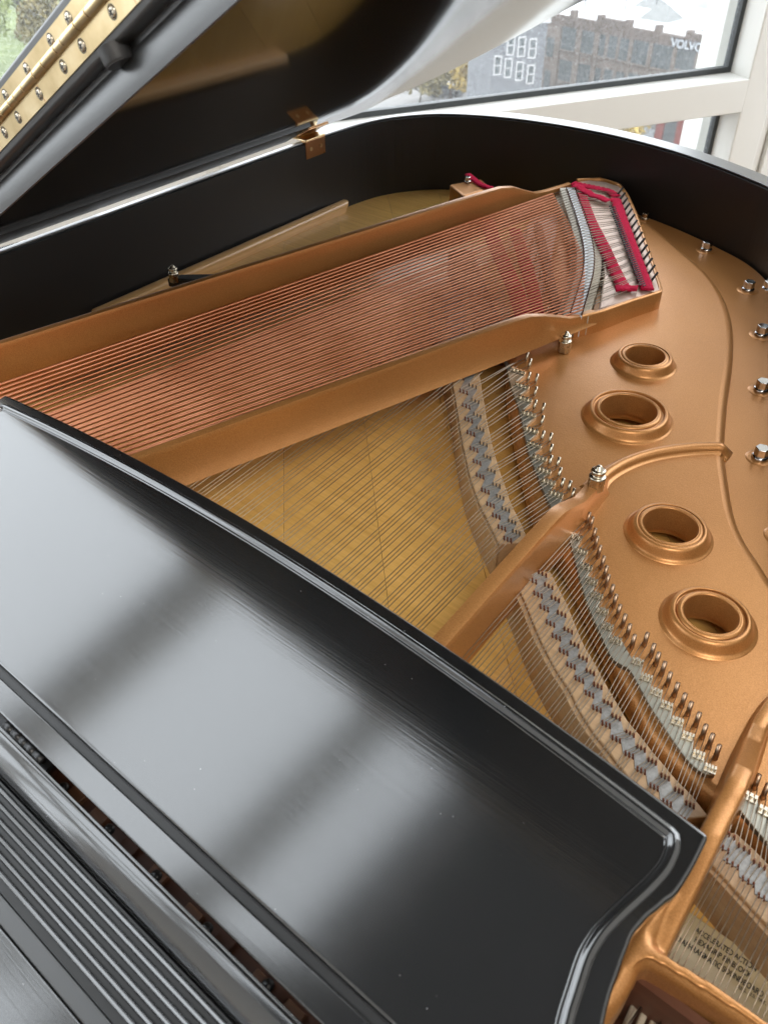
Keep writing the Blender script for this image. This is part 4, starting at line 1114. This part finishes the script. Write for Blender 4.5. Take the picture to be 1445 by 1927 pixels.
# front rail on the underside, slightly dished, with a rounded arris
HBK = -.0345
YB = onplane(270, 160, H+LNv*HBK, LNv)[1]
cove = [(YF+.014+(YB-YF-.014)*math.sin(t*math.pi/2), -.0085+(HBK+.0085)*(1-math.cos(t*math.pi/2))) for t in np.linspace(0, 1, 12)]
rail = [(YF-.004, .0143), (YF-.004, -.0045), (YF-.0015, -.0075), (YF+.003, -.0083)]+cove+[(YB+.006, HBK+.001), (YB+.007, .001), (YF+.01, .0015), (YF-.001, .0015), (YF-.001, .0143)]
obj('lid_rail', M(lid_sweep(rail, .001, 1.428)), MAT['black_lid_rail'], lid, bevel=.0012, angle=50)
def bump_err(y):
    return onplane(298, 97, H+LNv*(interp([c_[0] for c_ in cove], [c_[1] for c_ in cove], y)-.006), LNv)[1]-y
by = min(np.linspace(YF+.014, YB-.004, 80), key=lambda y: abs(bump_err(y)))
hs = interp([c_[0] for c_ in cove], [c_[1] for c_ in cove], by)
bs = (onplane(298, 97, H+LNv*(hs-.006), LNv)-H) @ LE
for s_ in (bs, bs+.62):
    c = lidp(s_, by, hs+.004); pth = [c, c-LNv*.005, c-LNv*.0105, c-LNv*.0115]
    V, F = [], []
    rr = [.0105, .0105, .0102, .009]; n = 28
    for p, r in zip(pth, rr):
        for k in range(n): V.append(p+LE*r*math.cos(2*math.pi*k/n)+LY*r*math.sin(2*math.pi*k/n))
    for i in range(3):
        for k in range(n): F.append((i*n+k, i*n+(k+1) % n, (i+1)*n+(k+1) % n, (i+1)*n+k))
    F.append(tuple(3*n+k for k in range(n-1, -1, -1)))
    obj('bumper', mesh(V, F), MAT['rubber'], lid, bevel=.0008)
flap_poly = [(-.020, YF), (1.41, YF), (1.41, YF+.34), (-.020, YF+.34)]
flap = obj('lid_flap', M(lid_prism(flap_poly, .0165, .0377)), MAT['black_lid_rail'], piano, bevel=.0025)
# long brass hinge across both edges
HB = .0150
hng = obj('long_hinge', M(lid_sweep([(YF-.0042, -.0010), (YF-.0053, -.0010), (YF-.0053, HB-.001), (YF-.0042, HB-.001)], -.01, 1.41)), MAT['brass'], piano)
obj('hinge_leaf', M(lid_sweep([(YF-.0002, HB+.0018), (YF-.0053, HB+.0018), (YF-.0053, .0290), (YF-.0002, .0290)], -.01, 1.41)), MAT['brass'], hng)
obj('hinge_pin', M(tube([lidp(-.008, YF-.0062, HB+.001), lidp(1.40, YF-.0062, HB+.001)], .0029, 8)), MAT['dark_wood'], hng)
s_ = -.008; kl = 0
kn_mesh = {}
while s_ < 1.40:
    ln = (.0235, .0175)[kl % 2] if kl % 5 else .012
    c0_, c1_ = lidp(s_, YF-.0062, HB+.001), lidp(s_+ln-.0012, YF-.0062, HB+.001)
    V, F = [], []; n = 12
    for p in (c0_, c1_):
        for k in range(n): V.append(p+LY*.0036*math.cos(2*math.pi*k/n)+LNv*.0036*math.sin(2*math.pi*k/n))
    F = [(k, (k+1) % n, n+(k+1) % n, n+k) for k in range(n)]+[tuple(range(n-1, -1, -1)), tuple(range(n, 2*n))]
    obj('knuckle', mesh(V, F), MAT['brass'], hng, bevel=.0004, seg=1)
    s_ += ln; kl += 1
def screw(c, r=.0038):
    V, F = [], []; n = 16
    ex, ey, ez = LE, LNv, -LY
    for (q, h) in ((r, -.0004), (r*.95, .0005), (r*.6, .0010), (r*.2, .0011)):
        for k in range(n): V.append(c+ex*q*math.cos(2*math.pi*k/n)+ey*q*math.sin(2*math.pi*k/n)+ez*h)
    for i in range(3):
        for k in range(n): F.append((i*n+k, i*n+(k+1) % n, (i+1)*n+(k+1) % n, (i+1)*n+k))
    F.append(tuple(3*n+k for k in range(n)))
    o = obj('screw', mesh(V, F), MAT['nickel_warm'], hng, smooth=True)
    a = random.uniform(0, 1.5); sl = []
    for q in (a, a+math.pi/2):
        d = ex*math.cos(q)+ey*math.sin(q); e = ex*-math.sin(q)+ey*math.cos(q)
        sl.append(obox(c+ez*.0010, d*r*.55, e*r*.13, ez*.0003))
    rg = lathe([(r*1.02, 0), (r*1.22, 0)], (0, 0, 0), 18)
    sl.append(([c+ex*v[0]+ey*v[1]+ez*.0001 for v in rg[0]], rg[1]))
    obj('screw_slot', M(join(sl)), MAT['black_metal'], hng)
plane_p = lidp(0, YF-.0055, 0)
low = [(219, 39), (162, 102), (127, 141), (82, 192), (42, 236), (16, 263)]
upp = [(132, 41), (99, 83), (54, 137), (14, 186)]
ss = []
for u, v in low+upp:
    p = onplane(u, v, plane_p, LY); s, h = (p-H) @ LE, (p-H) @ LNv
    ss.append((s, h)); screw(lidp(s, YF-.0053, .0062 if (u, v) in low else .0232))
for k in range(6):
    screw(lidp(max(q[0] for q in ss)+.07+.075*k, YF-.0053, .0062)); screw(lidp(max(q[0] for q in ss)+.035+.075*k, YF-.0053, .0232))
for sj in (.45, .60, .75):    # joints between hinge lengths
    obj('hinge_joint', M(lid_sweep([(YF-.0052, -.0008), (YF-.0054, -.0008), (YF-.0054, .0288), (YF-.0052, .0288)], sj, sj+.0005)), MAT['aged_brass'], hng)

# ---- brass butt hinge between rim and lid
hy = P(612, 255, .03)[1]
bh = obj('rim_hinge', M(box(-.706, -.6955, hy-.026, hy+.026, Z_RIM-.030, Z_RIM+.0008)), MAT['aged_brass'], piano, bevel=.001)
obj('hinge_leaf', M(box(-.735, -.6950, hy-.026, hy+.026, Z_RIM+.0010, Z_RIM+.0035)), MAT['brass'], bh, bevel=.001)
ky = hy-.03
for ln in (.014, .012, .014, .012, .010):
    obj('knuckle', M(tube([np.array([-.722, ky, .028]), np.array([-.722, ky+ln-.001, .028])], .0055, 14)), MAT['brass'], bh, smooth=True); ky += ln
lf = [lidp(s, y, h) for s, h in ((-.008, -.002), (.030, -.002), (.030, -.0002), (-.008, -.0002)) for y in (hy-.026, hy+.026)]
obj('lid_leaf', mesh(lf, [(0, 2, 3, 1), (2, 4, 5, 3), (4, 6, 7, 5), (6, 0, 1, 7), (0, 6, 4, 2), (1, 3, 5, 7)]), MAT['aged_brass'], bh, bevel=.0005)
for dy in (-.013, .013):
    obj('screw', M(tube([np.array([-.6952, hy+dy, .006]), np.array([-.6944, hy+dy, .006])], .0035, 14)), MAT['brass'], bh)
